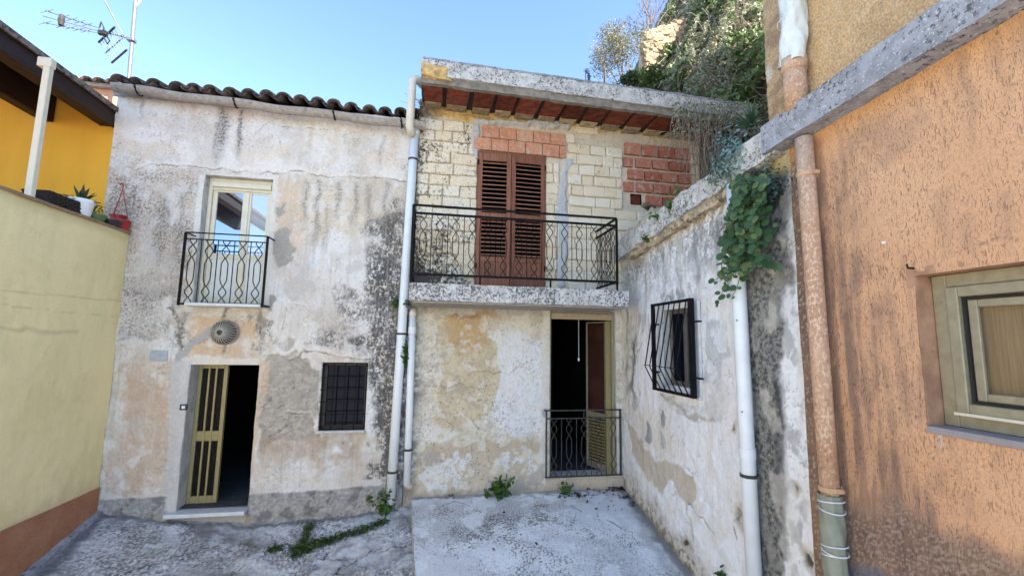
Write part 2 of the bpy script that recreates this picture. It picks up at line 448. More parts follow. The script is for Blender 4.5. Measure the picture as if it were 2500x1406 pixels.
def m_texglass():
    n = N('brown_textured_glass'); p = n.pos()
    h = n.voro(n.mapv(p, (1, 1, .6)), 60)
    n.bump(h, .8, .01)
    return n.fin((.008, .0055, .004), .35, .12)
M['texglass'] = m_texglass()
def m_stucco(name, c1, c2, sc=140, b=.35, big=.05):
    n = N(name); p = n.pos()
    c = n.mixc(n.ramp(n.noise(p, 1.2, 4), .3, .7), c1, c2)
    c = n.scale(c, n.ramp(n.noise(p, sc, 3), .3, .7, .93, 1.05))
    c = n.scale(c, n.ramp(n.noise(n.mapv(p, (1, 1, .12)), 5, 4), .3, .8, 1.04, .94))
    n.bump(n.noise(p, sc, 3), b, .006)
    return n.fin(c, .9, .15)
M['green'] = m_stucco('pale_yellow_green_stucco', (.80, .70, .34), (.83, .74, .38))
M['green_attr'] = m_plain('pale_lemon_stucco', None, .9, .15, 0, .04, 60, .3, attr=True, bsc=140)
M['yellow'] = m_stucco('ochre_yellow_stucco', (.76, .40, .045), (.80, .44, .06))
def m_salmon():
    n = N('salmon_rough_render'); p = n.pos()
    c = n.mixc(n.ramp(n.noise(p, 4, 5), .3, .7), (.40, .185, .10), (.46, .23, .13))
    h = n.noise(n.mapv(p, (1, .6, 1.6)), 30, 5, .65, .8)
    c = n.scale(c, n.ramp(h, .3, .7, .85, 1.1))
    n.bump(h, .7, .02)
    return n.fin(c, .9, .12)
M['salmon'] = m_salmon()
def m_orange():
    n = N('scratched_orange_render'); p = n.pos()
    c = n.attr()
    g1 = n.noise(n.mapv(p, (1, 120, 22)), 1.0, 3, .55, 1.0)
    g2 = n.noise(n.mapv(p, (1, 170, 60), (3, 1, 5)), 1.0, 2, .5, .6)
    m1 = n.ramp(g1, .60, .65); m2 = n.ramp(g2, .63, .69)
    mk = n.math('MAXIMUM', m1, n.math('MULTIPLY', m2, .8))
    area = n.ramp(n.noise(p, 2.6, 3), .30, .60, .25, 1)
    mk = n.math('MULTIPLY', mk, area)
    c = n.scale(c, n.ramp(n.noise(p, 90, 4), .3, .7, .90, 1.08))
    c = n.mixc(n.math('MULTIPLY', mk, .60), c, (.19, .105, .068))
    h = n.math('SUBTRACT', n.math('MULTIPLY', n.noise(p, 160, 3), .25), mk)
    n.bump(h, .75, .006)
    return n.fin(c, .88, .15)
M['orange'] = m_orange()
def m_knobbly():
    n = N('knobbly_ochre_render'); p = n.pos()
    c = n.attr()
    k = n.noise(p, 62, 4, .55)
    c = n.scale(c, n.ramp(k, .35, .65, .80, 1.15))
    n.bump(n.math('ADD', k, n.math('MULTIPLY', n.noise(p, 14, 4), .5)), .8, .02)
    return n.fin(c, .93, .12)
M['knobbly'] = m_knobbly()
def m_leaf(name, rough=.5, trans=.25):
    n = N(name); c = n.attr()
    n.fin(c, rough, .35)
    t = n.new('ShaderNodeBsdfTranslucent'); n.put(t.inputs[0], c)
    mx = n.new('ShaderNodeMixShader'); mx.inputs[0].default_value = trans
    n.t.links.new(n.b.outputs[0], mx.inputs[1]); n.t.links.new(t.outputs[0], mx.inputs[2]); n.t.links.new(mx.outputs[0], n.out.inputs['Surface'])
    return n.m
M['leaf'] = m_leaf('green_leaf')
M['drystem'] = m_plain('dry_grey_stem', (.26, .22, .19), .9, .1, 0, .3, 20, 0)
M['bark'] = m_plain('grey_bark', (.24, .20, .19), .9, .1, 0, .3, 20, .2)
M['greenstem'] = m_plain('green_stem', (.08, .11, .04), .7, .2, 0, .2, 20, 0)
M['oldstone'] = m_plain('warm_old_stone', (.42, .325, .22), .95, .1, 0, .22, 14, .5, .22, dirt=((.22, .17, .12), 12, .60), bsc=30)
M['mortar'] = m_plain('pale_mortar', (.42, .39, .34), .95, .1, 0, .25, 25, .5, bsc=50)
M['earth'] = m_plain('hill_earth', (.12, .10, .06), .95, .1, 0, .4, 3, .4, bsc=8)
M['far_ground'] = m_plain('pale_paving', (.50, .48, .45), .9, .15, 0, .15, 2, .2)
M['blind'] = m_wood('brown_roller_blind', (.40, .25, .15), (.60, .41, .265), (3, 34, 1.2), .6)
M['vent'] = m_plain('grime', (.05, .045, .04), .9, .1)

# ------------------------------------------------------------------ 3D relief box (rough concrete members)
def nbox(name, a, b, step, amp, material, parent, warp=None, sc=5, seed=0):
    V = []; Fc = []; idx = {}
    n = [max(1, int(round((b[i]-a[i])/step))) for i in range(3)]
    def vid(i, j, k):
        if (i, j, k) not in idx:
            p = Vector((a[0]+(b[0]-a[0])*i/n[0], a[1]+(b[1]-a[1])*j/n[1], a[2]+(b[2]-a[2])*k/n[2]))
            d = mnoise.noise_vector(p*sc+Vector((seed, 0, 0)))*amp + mnoise.noise_vector(p*sc*4+Vector((seed, 3, 0)))*amp*.45
            p = p+d
            if warp: p = Vector(warp(p))
            idx[(i, j, k)] = len(V); V.append(tuple(p))
        return idx[(i, j, k)]
    for ax in range(3):
        o1, o2 = [x for x in range(3) if x != ax]
        for side in (0, n[ax]):
            for i in range(n[o1]):
                for j in range(n[o2]):
                    q = []
                    for (di, dj) in ((0, 0), (1, 0), (1, 1), (0, 1)):
                        t = [0, 0, 0]; t[ax] = side; t[o1] = i+di; t[o2] = j+dj; q.append(vid(*t))
                    Fc.append(q)
    mb = MB(); mb.v = V; mb.f = Fc
    return mb.build(name, material, parent)

# ------------------------------------------------------------------ leaves
def leaf_mesh(name, C, size, seed=0, aspect=.55, cols=((.05, .10, .025), (.10, .16, .05)), nrm=None, spread=1.0, fold=.25, sides=4, weights=None):
    rs = np.random.RandomState(seed); n = len(C); C = np.asarray(C, float)
    D = rs.normal(size=(n, 3)); 
    if nrm is not None: D = D*spread+np.asarray(nrm)*1.2
    D /= np.linalg.norm(D, axis=1)[:, None]+1e-9
    A = rs.normal(size=(n, 3)); A -= (A*D).sum(1)[:, None]*D; A /= np.linalg.norm(A, axis=1)[:, None]+1e-9
    B = np.cross(D, A)
    s = (np.asarray(size)*(0.6+.8*rs.rand(n)))[:, None]
    if sides == 4:
        V = np.stack([C-A*s*.5, C+B*s*aspect*.5+D*s*fold*.4, C+A*s*.5, C-B*s*aspect*.5+D*s*fold*.4], 1)
        k = 4
    else:
        k = sides; L = []
        for i in range(k):
            a = 2*math.pi*i/k; L.append(C+A*s*.5*math.cos(a)+B*s*aspect*.5*math.sin(a)+D*s*fold*.25*abs(math.sin(a)))
        V = np.stack(L, 1)
    V = V.reshape(-1, 3); Fq = np.arange(n*k).reshape(n, k)
    c = np.array(cols); w = rs.rand(n, 1) if weights is None else np.clip(np.asarray(weights)[:, None]+.25*(rs.rand(n, 1)-.5), 0, 1)
    cc = c[0]*(1-w)+c[1]*w
    if len(c) > 2:
        pick = rs.rand(n) < .12; cc[pick] = c[2]
    cc = cc*(0.8+.4*rs.rand(n, 1))
    return np_mesh(name, V, Fq, np.repeat(np.clip(cc, 0, 1), k, 0))

# ================================================================== GROUND
def structure(o): o['kind'] = 'structure'; return o
g = MB()
g.quad((-400, -400, -.72), (400, -400, -.72), (400, 400, -.72), (-400, 400, -.72))
structure(g.build('ground', M['far_ground']))
ALX = [-4.6, -3.9, -3.2, -2.2, -1.26, -.42, -.05]; ALZ = [.06, .045, -.077, -.164, -.148, -.075, -.03]
def alley_z(x, y):
    s = np.maximum(FY-y, -.3); return np.interp(x, ALX, ALZ) - np.where(s < 2.2, .25*s, .55+.06*np.minimum(s-2.2, 1.5))
def alley_q(px, py):
    d = ray(px, py); x0, y0 = 0, 6
    t = 5.0
    for _ in range(30):
        p = d*t; z = float(alley_z(np.array(p[0]), np.array(p[1])))-CAMZ
        t += (p[2]-z)/(-d[2]) if False else 0
        # step along the ray until it meets the surface
        t -= (p[2]-z)/(d[2]-.25*d[1])
    p = d*t; return p[0], p[1]
u, v, Fq = grid(-3.97, -.04, 2.6, 6.53, .013)
p = Paint(u, v, (.34, .34, .345), alley_q, 3)
nb = p.n(1.1, 1.1, 4, 1)
p.mix(sstep(.45, .62, nb), (.46, .47, .49), .8)
p.mix(sstep(.42, .6, p.n(2.2, 2.2, 4, 6)), (.20, .20, .20), .7)
p.mix(p.poly([(240, 1265), (420, 1275), (470, 1330), (300, 1420), (120, 1420)], .12, .35), (.47, .465, .47), .85)
p.mix(p.poly([(760, 1275), (960, 1245), (1000, 1300), (850, 1330), (740, 1330)], .10, .3), (.50, .53, .56), .8)
p.mix(p.line([(690, 1400), (800, 1360), (930, 1325), (1010, 1300)], .045, .12, .8), (.58, .61, .64), .85)
area = sstep(.36, .60, fbm(u*.9+v*.5, v*1.6, 4, 140))
dark = sstep(.47, .62, fbm(u*26, v*30, 5, 130, .7)+.5*(p.n(2.2, 3.2, 4, 3)-.5))
p.mix(dark*(.25+.75*area), (.10, .10, .10), .80, -.006)
p.mix(sstep(.5, .7, p.n(1.5, 2.4, 5, 40)), (.17, .165, .16), .6)
p.mix(sstep(.55, .68, p.n(2.0, 2.6, 5, 41)), (.50, .51, .53), .6)
wh = sstep(.60, .68, fbm(u*40, v*46, 3, 131, .5))*area; p.mix(wh, (.62, .62, .61), .85, .008)
p.mix(p.curls(9, .04, 150, .9, .4, .55), (.06, .06, .06), .8, -.008)
p.mix(p.line([(240, 1265), (160, 1350), (80, 1430)], .06, .03, .9), (.10, .105, .115), .8)
p.mix(p.line([(245, 1255), (430, 1275), (620, 1285), (800, 1270), (970, 1243)], .035, .06, .9), (.10, .10, .10), .7)
for L_ in ([(300, 1400), (380, 1375), (470, 1345), (540, 1330)], [(640, 1300), (760, 1350), (900, 1390)], [(820, 1400), (900, 1350), (1000, 1330)]):
    p.mix(p.line(L_, .007, .12), (.03, .03, .03), .9, -.006)
mossm = np.maximum.reduce([p.line([(720, 1355), (790, 1325), (860, 1305), (940, 1275)], .05, .10, .9), p.line([(735, 1335), (755, 1280)], .03, .08, .9), p.blob(670, 1345, .09, .04, .4, .1), p.blob(590, 1330, .15, .06, .5, .2)*.6, p.blob(370, 1365, .2, .05, .5, .2)*.5])
p.mix(mossm*sstep(.30, .55, p.n(14, 14, 4, 8)), (.045, .065, .02), .9, .006)
p.h += (p.n(5, 5, 5, 9)-.5)*.05 + (p.n(40, 40, 3, 10)-.5)*.012
alley = structure(panel('alley', u, v, Fq, lambda a, b, h: (a, b, alley_z(a, b)+h), p, None, M['plaster'], None, k=1.05))

# raised concrete terrace in front of the stone house
TSL = .208
def terr_z(y): return .068-TSL*np.minimum(FY-y, 2.6)-.02*np.maximum(FY-y-2.6, 0)
def terr_q(px, py):
    d = ray(px, py); t = (.068-CAMZ-TSL*FY)/(d[2]-TSL*d[1]); return d[0]*t, d[1]*t
TX0 = lambda y: -.19+.08*(FY-y)
u, v, Fq = grid(0, 1, 2.6, 6.505, .010)
uu, vv, Fq = grid(0, 3.09, 2.6, 6.505, .0105)
X_ = TX0(vv)+(2.93-TX0(vv))*uu/3.09
p = Paint(X_, vv, (.58, .59, .60), terr_q, 5)
p.mix(sstep(.4, .65, p.n(1.4, 1.4, 4, 1)), (.50, .52, .545), .8)
p.mix(sstep(.55, .7, p.n(4, 4, 4, 12)), (.60, .62, .64), .6)
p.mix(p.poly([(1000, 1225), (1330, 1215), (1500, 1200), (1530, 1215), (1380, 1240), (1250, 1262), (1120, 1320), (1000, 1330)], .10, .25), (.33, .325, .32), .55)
dens = (np.maximum.reduce([p.poly([(1010, 1240), (1360, 1225), (1400, 1270), (1250, 1310), (1100, 1340), (1010, 1370)], .25, .35), .60*p.poly([(1100, 1300), (1480, 1285), (1600, 1330), (1500, 1360), (1150, 1360)], .3, .4), .55*p.poly([(1180, 1370), (1500, 1340), (1660, 1380), (1660, 1430), (1150, 1430)], .2, .4)]))
spot = rank01(fbm(X_*46, vv*40, 3, 77, .42))
gate = sstep(.42, .62, p.n(3.0, 3.0, 4, 33))
p.mix(sstep(.0, .04, spot-(.985-.55*np.clip(dens*(.30+.9*gate), 0, 1))), (.13, .125, .11), .88, -.003)
spot = rank01(fbm(X_*24, vv*22, 3, 90, .4))
p.mix(sstep(.0, .03, spot-(.99-.16*dens*gate)), (.17, .15, .12), .8, -.003)
p.mix(sstep(.50, .70, p.n(1.0, 2.2, 5, 34)), (.44, .455, .47), .5)
p.mix(sstep(.56, .66, p.n(2.4, 2.4, 5, 35)), (.64, .665, .69), .55)
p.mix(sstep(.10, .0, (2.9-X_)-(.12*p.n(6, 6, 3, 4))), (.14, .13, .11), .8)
p.mix(p.poly([(1540, 1240), (1690, 1420), (1640, 1420), (1560, 1300)], .10, .25), (.22, .22, .22), .5)
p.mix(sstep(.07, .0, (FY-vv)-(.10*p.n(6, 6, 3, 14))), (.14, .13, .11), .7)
p.mix(p.line([(1010, 1215), (1150, 1212), (1330, 1212), (1520, 1200)], .012, .10), (.10, .10, .10), .5)
for L_ in ([(1080, 1235), (1110, 1222), (1150, 1235)], [(1480, 1268), (1510, 1285)], [(1490, 1272), (1520, 1290)], [(1395, 1233), (1420, 1250)]):
    p.mix(p.line(L_, .005, .03), (.06, .05, .045), .9)
p.h += (p.n(1.2, 1.2, 3, 9)-.5)*.02 + (p.n(30, 30, 3, 10)-.5)*.005
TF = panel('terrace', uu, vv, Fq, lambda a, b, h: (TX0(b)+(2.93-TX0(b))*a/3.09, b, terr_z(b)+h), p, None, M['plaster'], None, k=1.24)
structure(TF)
mb = MB()
ys = [2.6+(6.505-2.6)*i/24 for i in range(25)]
for y0, y1 in zip(ys[:-1], ys[1:]):
    j = lambda y: .006*math.sin(y*23)+.004*math.sin(y*57)
    mb.quad((TX0(y0)+j(y0)-.004, y0, -.72), (TX0(y1)+j(y1)-.004, y1, -.72), (TX0(y1)-.001, y1, float(terr_z(y1))+.004), (TX0(y0)-.001, y0, float(terr_z(y0))+.004))
mb.build('terrace_edge', M['lichen'], TF)
# the small cracked cement kerb along the green wall
kerb = nbox('kerb', (GX-.02, 3.0, -.1), (GX+.10, 6.48, .03), .08, .012, M['beam'], None, warp=lambda q: (q.x, q.y, q.z+float(alley_z(np.array(-3.9), np.array(q.y)))), seed=4)
structure(kerb)

# ================================================================== LEFT HOUSE
def fq(px, py):
    a = onY(px, py, FY); return a.x, a.z
HX0, HX1 = -4.28, -.31
DOOR = (-3.07, -2.24, -.03, 1.83); WIN_UP = (-3.12, -2.26, 2.64, 4.40); WIN_LO = (-1.45, -.85, .96, 1.87)
house = thing('plaster_house', 'old two storey house with peeling stained white plaster under a tiled roof', 'house', (-2.3, FY, 0))
u, v, Fq = grid(HX0, HX1, -.3, 5.50, .0105)
p = Paint(u, v, (.56, .53, .48), fq, 21)
# broad tone
p.mix(sstep(.40, .62, p.n(.9, .9, 4, 1)), (.62, .60, .57), .8)
p.mix(sstep(.45, .7, p.n(1.6, 1.6, 4, 2)), (.52, .45, .37), .55)
up = p.poly([(180, 150), (1060, 200), (1060, 445), (930, 432), (780, 432), (700, 420), (520, 412), (330, 408), (180, 420)], .02, .10)
p.mix(up, (.60, .57, .53), .55, .006)
p.mix(up*sstep(.45, .65, p.n(2.5, 2.5, 4, 3)), (.66, .645, .62), .6)
p.mix(up*sstep(.55, .7, p.n(1.3, 3, 4, 5)), (.60, .50, .40), .45)
lowm = 1-up
# rosy left flank
p.mix(p.poly([(240, 420), (500, 425), (500, 640), (430, 740), (300, 760), (240, 700)], .15, .4), (.52, .42, .35), .55)
p.mix(p.poly([(670, 440), (735, 440), (745, 560), (735, 690), (660, 690)], .06, .2), (.62, .47, .33), .75)
p.mix(p.poly([(740, 440), (1000, 450), (1000, 560), (760, 600)], .10, .3), (.60, .52, .41), .5)
# bluish white middle
p.mix(p.poly([(650, 600), (930, 560), (950, 780), (880, 880), (700, 880), (640, 760)], .15, .5), (.64, .64, .64), .65)
p.mix(p.poly([(300, 640), (430, 640), (430, 860), (290, 860)], .15, .4), (.58, .565, .55), .6)
p.mix(p.poly([(895, 870), (930, 870), (935, 1060), (890, 1075)], .02, .08), (.62, .64, .67), .8, .004)
# warm lower left flank
p.mix(p.poly([(300, 880), (420, 880), (425, 1190), (265, 1200)], .08, .3), (.50, .375, .275), .75)
p.mix(p.poly([(300, 880), (420, 880), (425, 1190), (265, 1200)], .08, .3)*sstep(.5, .62, p.n(3.5, 3.5, 5, 6)), (.60, .53, .46), .7, .004)
p.mix(p.poly([(265, 1190), (295, 860), (315, 860), (300, 1190)], .02, .10), (.60, .585, .56), .7, .004)
# over the door: apricot paint
p.mix(p.poly([(468, 775), (625, 780), (632, 872), (455, 872)], .03, .15), (.56, .41, .28), .8, -.003)
p.mix(p.poly([(468, 775), (625, 780), (632, 872), (455, 872)], .03, .15)*sstep(.52, .62, p.n(5, 5, 5, 7)), (.62, .57, .50), .85, .003)
# grey cement patches where plaster has gone
rough = np.clip(p.poly([(645, 880), (720, 862), (785, 905), (775, 1050), (790, 1065), (700, 1075), (645, 1090), (630, 1000)], .02, .22), 0, 1)
p.mix(rough, (.33, .305, .27), .9, -.014)
p.h += rough*(p.n(16, 16, 5, 15)-.5)*.05
p.mix(rough*sstep(.55, .62, p.n(11, 11, 4, 16)), (.50, .48, .45), .6)
for (a, b, rx, ry) in ((690, 585, .12, .16), (688, 630, .13, .12), (678, 505, .05, .10), (655, 545, .05, .12), (700, 830, .10, .10), (655, 745, .07, .07)):
    p.mix(p.blob(a, b, rx, ry, .12, .12), (.34, .315, .28), .85, -.008)
p.mix(p.blob(755, 640, .11, .09, .2, .12), (.56, .60, .65), .85)
# brown tide under the window and pale bloom below
p.mix(p.poly([(640, 1060), (890, 1055), (900, 1120), (800, 1150), (640, 1130)], .08, .3), (.40, .315, .235), .7)
p.mix(p.poly([(640, 1110), (900, 1090), (940, 1190), (620, 1200)], .08, .35)*sstep(.40, .6, p.n(4, 4, 5, 8)), (.57, .57, .57), .85, .004)
p.mix(p.poly([(790, 1055), (890, 1053), (892, 1075), (785, 1080)], .01, .04), (.44, .39, .31), .8)
p.mix(p.blob(835, 1090, .10, .13, .25, .14), (.66, .69, .74), .95, .012)
p.mix(p.blob(838, 1082, .018, .022, .2, .02), (.02, .02, .02), 1, -.01)
# speckled black mould
sp = fbm(u*40, v*34, 4, 120, .62); sp2 = .55*fbm(u*22, v*16, 5, 121, .65)+.45*fbm(u*5, v*3.5, 3, 122)
leftflank = p.poly([(230, 390), (495, 410), (490, 600), (430, 740), (330, 800), (230, 760)], .3, .5)
p.mix(leftflank, (.42, .36, .31), .45)
p.mix(sstep(.44, .58, sp+.16*(leftflank-1)+.30*(p.n(1.6, 1.6, 3, 23)-.5))*leftflank, (.14, .12, .11), .85, -.003)
p.mix(leftflank*sstep(.58, .66, fbm(u*44, v*44, 2, 124)), (.62, .59, .56), .6)
p.mix(p.curls(15, .05, 160, 1.2, .46, .6), (.22, .19, .16), .6, -.004)
p.mix(sstep(.66, .74, sp)*sstep(.45, .65, p.n(1.3, 1.3, 3, 26)), (.20, .18, .16), .55)
p.mix(sstep(.50, .66, p.n(2.8, 2.0, 5, 27))*lowm, (.47, .41, .35), .45)
p.mix(sstep(.54, .66, p.n(3.0, 3.0, 6, 28)), (.66, .66, .66), .45, .003)
p.mix(sstep(.52, .68, p.n(1.4, 1.1, 5, 29)), (.44, .39, .34), .38)
rightm = np.clip(p.poly([(900, 560), (985, 480), (990, 1240), (930, 1240), (925, 1090), (890, 900), (905, 740)], .12, .35), 0, 1)
p.mix(rightm*sstep(.36, .55, sp2), (.095, .09, .085), .85)
p.mix(rightm*sstep(.47, .60, sp), (.045, .045, .045), .8)
edge = sstep(.34, .05, HX1-u+.25*(p.n(2, 2, 4, 25)-.5))*sstep(5.2, 3.6, v)
p.mix(edge*sstep(.40, .55, sp2), (.07, .068, .065), .8)
for (a, b, rx, ry, op) in ((930, 690, .22, .30, .9), (860, 760, .34, .16, .7), (820, 830, .30, .16, .7), (925, 850, .16, .3, .85), (600, 1215, .1, .1, .5), (450, 800, .10, .32, .8), (640, 800, .06, .3, .6), (940, 1130, .12, .35, .85), (955, 960, .12, .4, .85), (350, 800, .2, .12, .35), (820, 1005, .1, .1, .2), (400, 720, .22, .18, .5)):
    m_ = p.blob(a, b, rx, ry, .6, .35); p.mix(m_*sstep(.38, .58, sp2+.15*sp-.05), (.10, .098, .095), op)
    p.mix(m_*sstep(.54, .62, sp), (.045, .045, .045), op*.8)
# drips
for (a, y0, y1, w, op) in ((548, 262, 392, .09, .85), (590, 268, 400, .06, .85), (530, 300, 420, .05, .45), (745, 440, 560, .06, .5), (778, 440, 620, .07, .6), (830, 440, 560, .06, .5), (870, 445, 570, .07, .55), (800, 500, 640, .05, .4), (905, 450, 600, .06, .5), (945, 440, 580, .06, .5), (450, 760, 900, .06, .6), (640, 760, 880, .04, .6), (760, 300, 390, .04, .25), (345, 240, 300, .03, .4), (935, 330, 420, .05, .35), (445, 470, 680, .08, .4), (330, 470, 640, .10, .35), (640, 1220, 1260, .04, .3), (553, 750, 790, .04, .8), (545, 835, 872, .035, .8), (800, 1060, 1130, .05, .35), (400, 480, 700, .09, .4)):
    p.mix(p.drip(a, y0, y1, w)*(.55+.9*(sp-.35)*2), (.10, .095, .085), op)
for (a, y0, y1, w) in ((450, 235, 290, .05), (480, 240, 300, .05), (765, 270, 370, .05), (830, 280, 380, .05), (960, 300, 400, .07), (560, 430, 470, .06)):
    p.mix(p.drip(a, y0, y1, w), (.56, .44, .30), .45)
vst = fbm(u*17, v*.9, 4, 60, .55, 0); p.mix(sstep(.58, .80, vst)*lowm, (.36, .33, .29), .28)
vst = fbm(u*24, v*1.3, 4, 63, .55, 0); p.mix(sstep(.60, .75, vst), (.66, .65, .64), .18)
for (a, b, rx, ry) in ((690, 592, .15, .17), (692, 630, .12, .10), (678, 505, .05, .10), (650, 600, .05, .14), (655, 745, .06, .06)):
    p.mix(p.blob(a, b, rx, ry, .10, .14), (.31, .29, .26), .85, -.006)
for (a, b, rx, ry) in ((790, 690, .5, .25), (700, 700, .3, .3), (840, 950, .2, .2), (360, 700, .3, .2)):
    p.mix(p.blob(a, b, rx, ry, .5, .5)*sstep(.5, .64, p.n(2.4, 2.4, 5, 29)), (.44, .42, .40), .55)
p.mix(rough, (.33, .305, .265), .75); p.mix(rough*sstep(.5, .62, p.n(9, 9, 5, 17)), (.44, .42, .385), .6); p.mix(rough*p.curls(11, .07, 170, 2, .3, .5), (.16, .145, .12), .7, -.006)
wl_ = p.poly([(300, 880), (420, 880), (425, 1190), (265, 1200)], .08, .3)
p.mix(wl_*sstep(.42, .62, p.n(2.6, 2.2, 5, 66)), (.46, .33, .235), .6)
p.mix(p.poly([(645, 1070), (780, 1062), (890, 1060), (885, 1110), (760, 1120), (650, 1100)], .06, .25)*sstep(.38, .58, p.n(3, 3, 5, 67)), (.36, .28, .21), .65)
p.mix(p.poly([(470, 775), (622, 780), (628, 870), (460, 870)], .02, .12)*sstep(.40, .52, p.n(4, 4, 5, 68)), (.54, .39, .26), .6)
# chased-in conduit, patched with grey cement
p.mix(p.line([(545, 798), (505, 812), (462, 842), (440, 868), (432, 905), (434, 950), (440, 985)], .045, .05, .3), (.36, .365, .37), .95, .008)
p.mix(p.blob(440, 968, .09, .11, .2, .1), (.36, .365, .37), .95, .008)
p.mix(p.line([(452, 890), (447, 930), (430, 975)], .022, .06, .3), (.64, .64, .63), .9, .006)
# white band round the doors
p.mix(p.poly([(440, 875), (640, 876), (636, 892), (452, 892)], .008, .03), (.62, .58, .53), .9, .006)
p.mix(p.poly([(632, 878), (660, 885), (655, 960), (640, 1000), (625, 1100), (608, 1180), (612, 1000)], .02, .10), (.55, .44, .33), .8, .004)
p.mix(p.poly([(418, 880), (470, 880), (440, 1250), (400, 1250)], .02, .07), (.50, .495, .49), .85, .004)
p.mix(p.poly([(488, 425), (680, 430), (655, 760), (640, 760), (660, 445), (505, 440), (470, 760), (452, 760)], .01, .03), (.60, .585, .55), .85, .004)
# cracks and flaking rims
for L_, w in (([(335, 410), (420, 402), (520, 412), (640, 424), (700, 420), (745, 418), (775, 432), (830, 428), (880, 435), (930, 432), (1010, 446)], .009), ([(730, 745), (705, 740), (695, 760), (690, 800), (660, 850), (645, 870)], .007), ([(745, 855), (790, 860), (830, 872), (900, 880)], .008), ([(720, 740), (740, 748), (760, 765)], .006), ([(745, 855), (725, 870), (700, 880)], .006), ([(700, 1010), (760, 1015), (770, 1060)], .005), ([(680, 330), (690, 380)], .004), ([(720, 310), (722, 350)], .004), ([(625, 320), (660, 300), (720, 312), (800, 318)], .004)):
    p.mix(p.line(L_, w*.75, .05)*(.35+.65*sstep(.40, .55, p.n(4, 4, 3, 77))), (.12, .10, .085), .8, -.010)
    p.mix(p.line([(a, b-5) for a, b in L_], w*2, .06), (.66, .63, .58), .45, .004)
# rough grey plinth
pl = np.maximum(p.poly([(606, 1206), (780, 1196), (960, 1182), (1000, 1180), (1000, 1420), (590, 1420)], .012, .05), p.poly([(200, 1218), (300, 1214), (408, 1210), (404, 1420), (200, 1420)], .012, .05))
p.mix(pl, (.27, .265, .26), .92, .018)
p.mix(pl*sstep(.5, .62, p.n(20, 20, 4, 40)), (.40, .39, .38), .7); p.h += pl*(p.n(28, 28, 4, 41)-.5)*.035
p.mix(pl*sstep(.52, .64, p.n(5, 5, 4, 42)), (.14, .135, .13), .7)
p.mix(p.poly([(380, 1260), (620, 1255), (640, 1300), (380, 1300)], .03, .05), (.36, .315, .26), .8)
p.h += (p.n(2.2, 2.2, 4, 50)-.5)*.035 + (p.n(9, 9, 4, 51)-.5)*.014 + (p.n(34, 34, 3, 52)-.5)*.005
p.c = p.c*np.array([1.035, 1.0, .95], np.float32)
hw = panel('wall', u, v, Fq, lambda a, b, h: (a, FY-h, b), p, [DOOR, WIN_UP, WIN_LO], M['plaster'], house)

def reveal(name, o, y0, y1, material, parent, bottom=True):
    mb = MB(); a, b, c, d = o
    t = .04
    mb.box((a-t, y0, c), (a, y1, d)); mb.box((b, y0, c), (b+t, y1, d)); mb.box((a-t, y0, d), (b+t, y1, d+t))
    if bottom: mb.box((a-t, y0, c-t), (b+t, y1, c))
    return mb.build(name, material, parent)
M['jamb'] = m_plain('pale_jamb_plaster', (.50, .49, .47), .92, .12, 0, .2, 8, .4, dirt=((.20, .19, .18), 10, .60))
reveal('door_jamb', DOOR, FY+.012, FY+.34, M['jamb'], house)
reveal('window_jamb', WIN_UP, FY+.012, FY+.30, M['jamb'], house)
reveal('window_jamb', WIN_LO, FY+.012, FY+.30, M['jamb'], house)
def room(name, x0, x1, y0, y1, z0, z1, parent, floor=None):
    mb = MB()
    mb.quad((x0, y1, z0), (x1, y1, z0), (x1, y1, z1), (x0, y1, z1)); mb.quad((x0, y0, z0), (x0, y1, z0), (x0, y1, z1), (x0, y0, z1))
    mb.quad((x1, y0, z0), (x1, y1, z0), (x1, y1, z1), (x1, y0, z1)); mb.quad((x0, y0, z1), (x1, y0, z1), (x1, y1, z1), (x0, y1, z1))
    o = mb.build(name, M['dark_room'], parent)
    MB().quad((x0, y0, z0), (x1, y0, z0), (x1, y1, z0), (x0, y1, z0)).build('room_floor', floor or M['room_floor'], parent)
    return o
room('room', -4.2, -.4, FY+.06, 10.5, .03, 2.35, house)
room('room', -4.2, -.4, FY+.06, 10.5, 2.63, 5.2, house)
mb = MB()
mb.box((HX0-.0, FY+.03, -.7), (HX0+.06, 10.6, 5.40)); mb.box((HX0, 10.6, -.7), (HX1, 10.7, 6.4)); mb.box((HX1-.05, FY+.03, -.7), (HX1, 10.6, 5.40))
mb.build('side_wall', M['jamb'], house)

# --- front door: closed left leaf, dark opening on the right
dy = FY+.20
leafw = .365; x0 = DOOR[0]+.005; zt = DOOR[3]-.01; zb = .035
door = MB()
door.box((x0, dy, zb), (x0+.05, dy+.05, zt)); door.box((x0+leafw-.05, dy, zb), (x0+leafw, dy+.05, zt))
door.box((x0+.05, dy+.002, zb), (x0+leafw-.05, dy+.048, zb+.09)); door.box((x0+.05, dy+.002, zt-.05), (x0+leafw-.05, dy+.048, zt)); door.box((x0+.05, dy+.002, .82), (x0+leafw-.05, dy+.048, .95))
d1 = door.build('front_door', M['alu_gold'], house, bevel=.004)
for k in (1, 2):
    xm = x0+.05+(leafw-.10)*k/3
    MB().box((xm-.011, dy-.006, zb), (xm+.011, dy+.014, zt)).build('mullion', M['alu_gold'], d1)
for (a, b) in ((zb+.09, .82), (.95, zt-.05)):
    MB().box((x0+.05, dy+.02, a), (x0+leafw-.05, dy+.028, b)).build('pane', M['texglass'], d1)
fr = MB(); fr.box((DOOR[1]-.03, dy+.01, zb), (DOOR[1]-.004, dy+.06, zt))
fr.build('door_frame', M['alu_gold'], house, bevel=.003)
th = MB(); th.box((-3.16, FY-.11, -.035), (-2.245, FY+.34, .012))
th.build('threshold', M['marble'], house, bevel=.006)
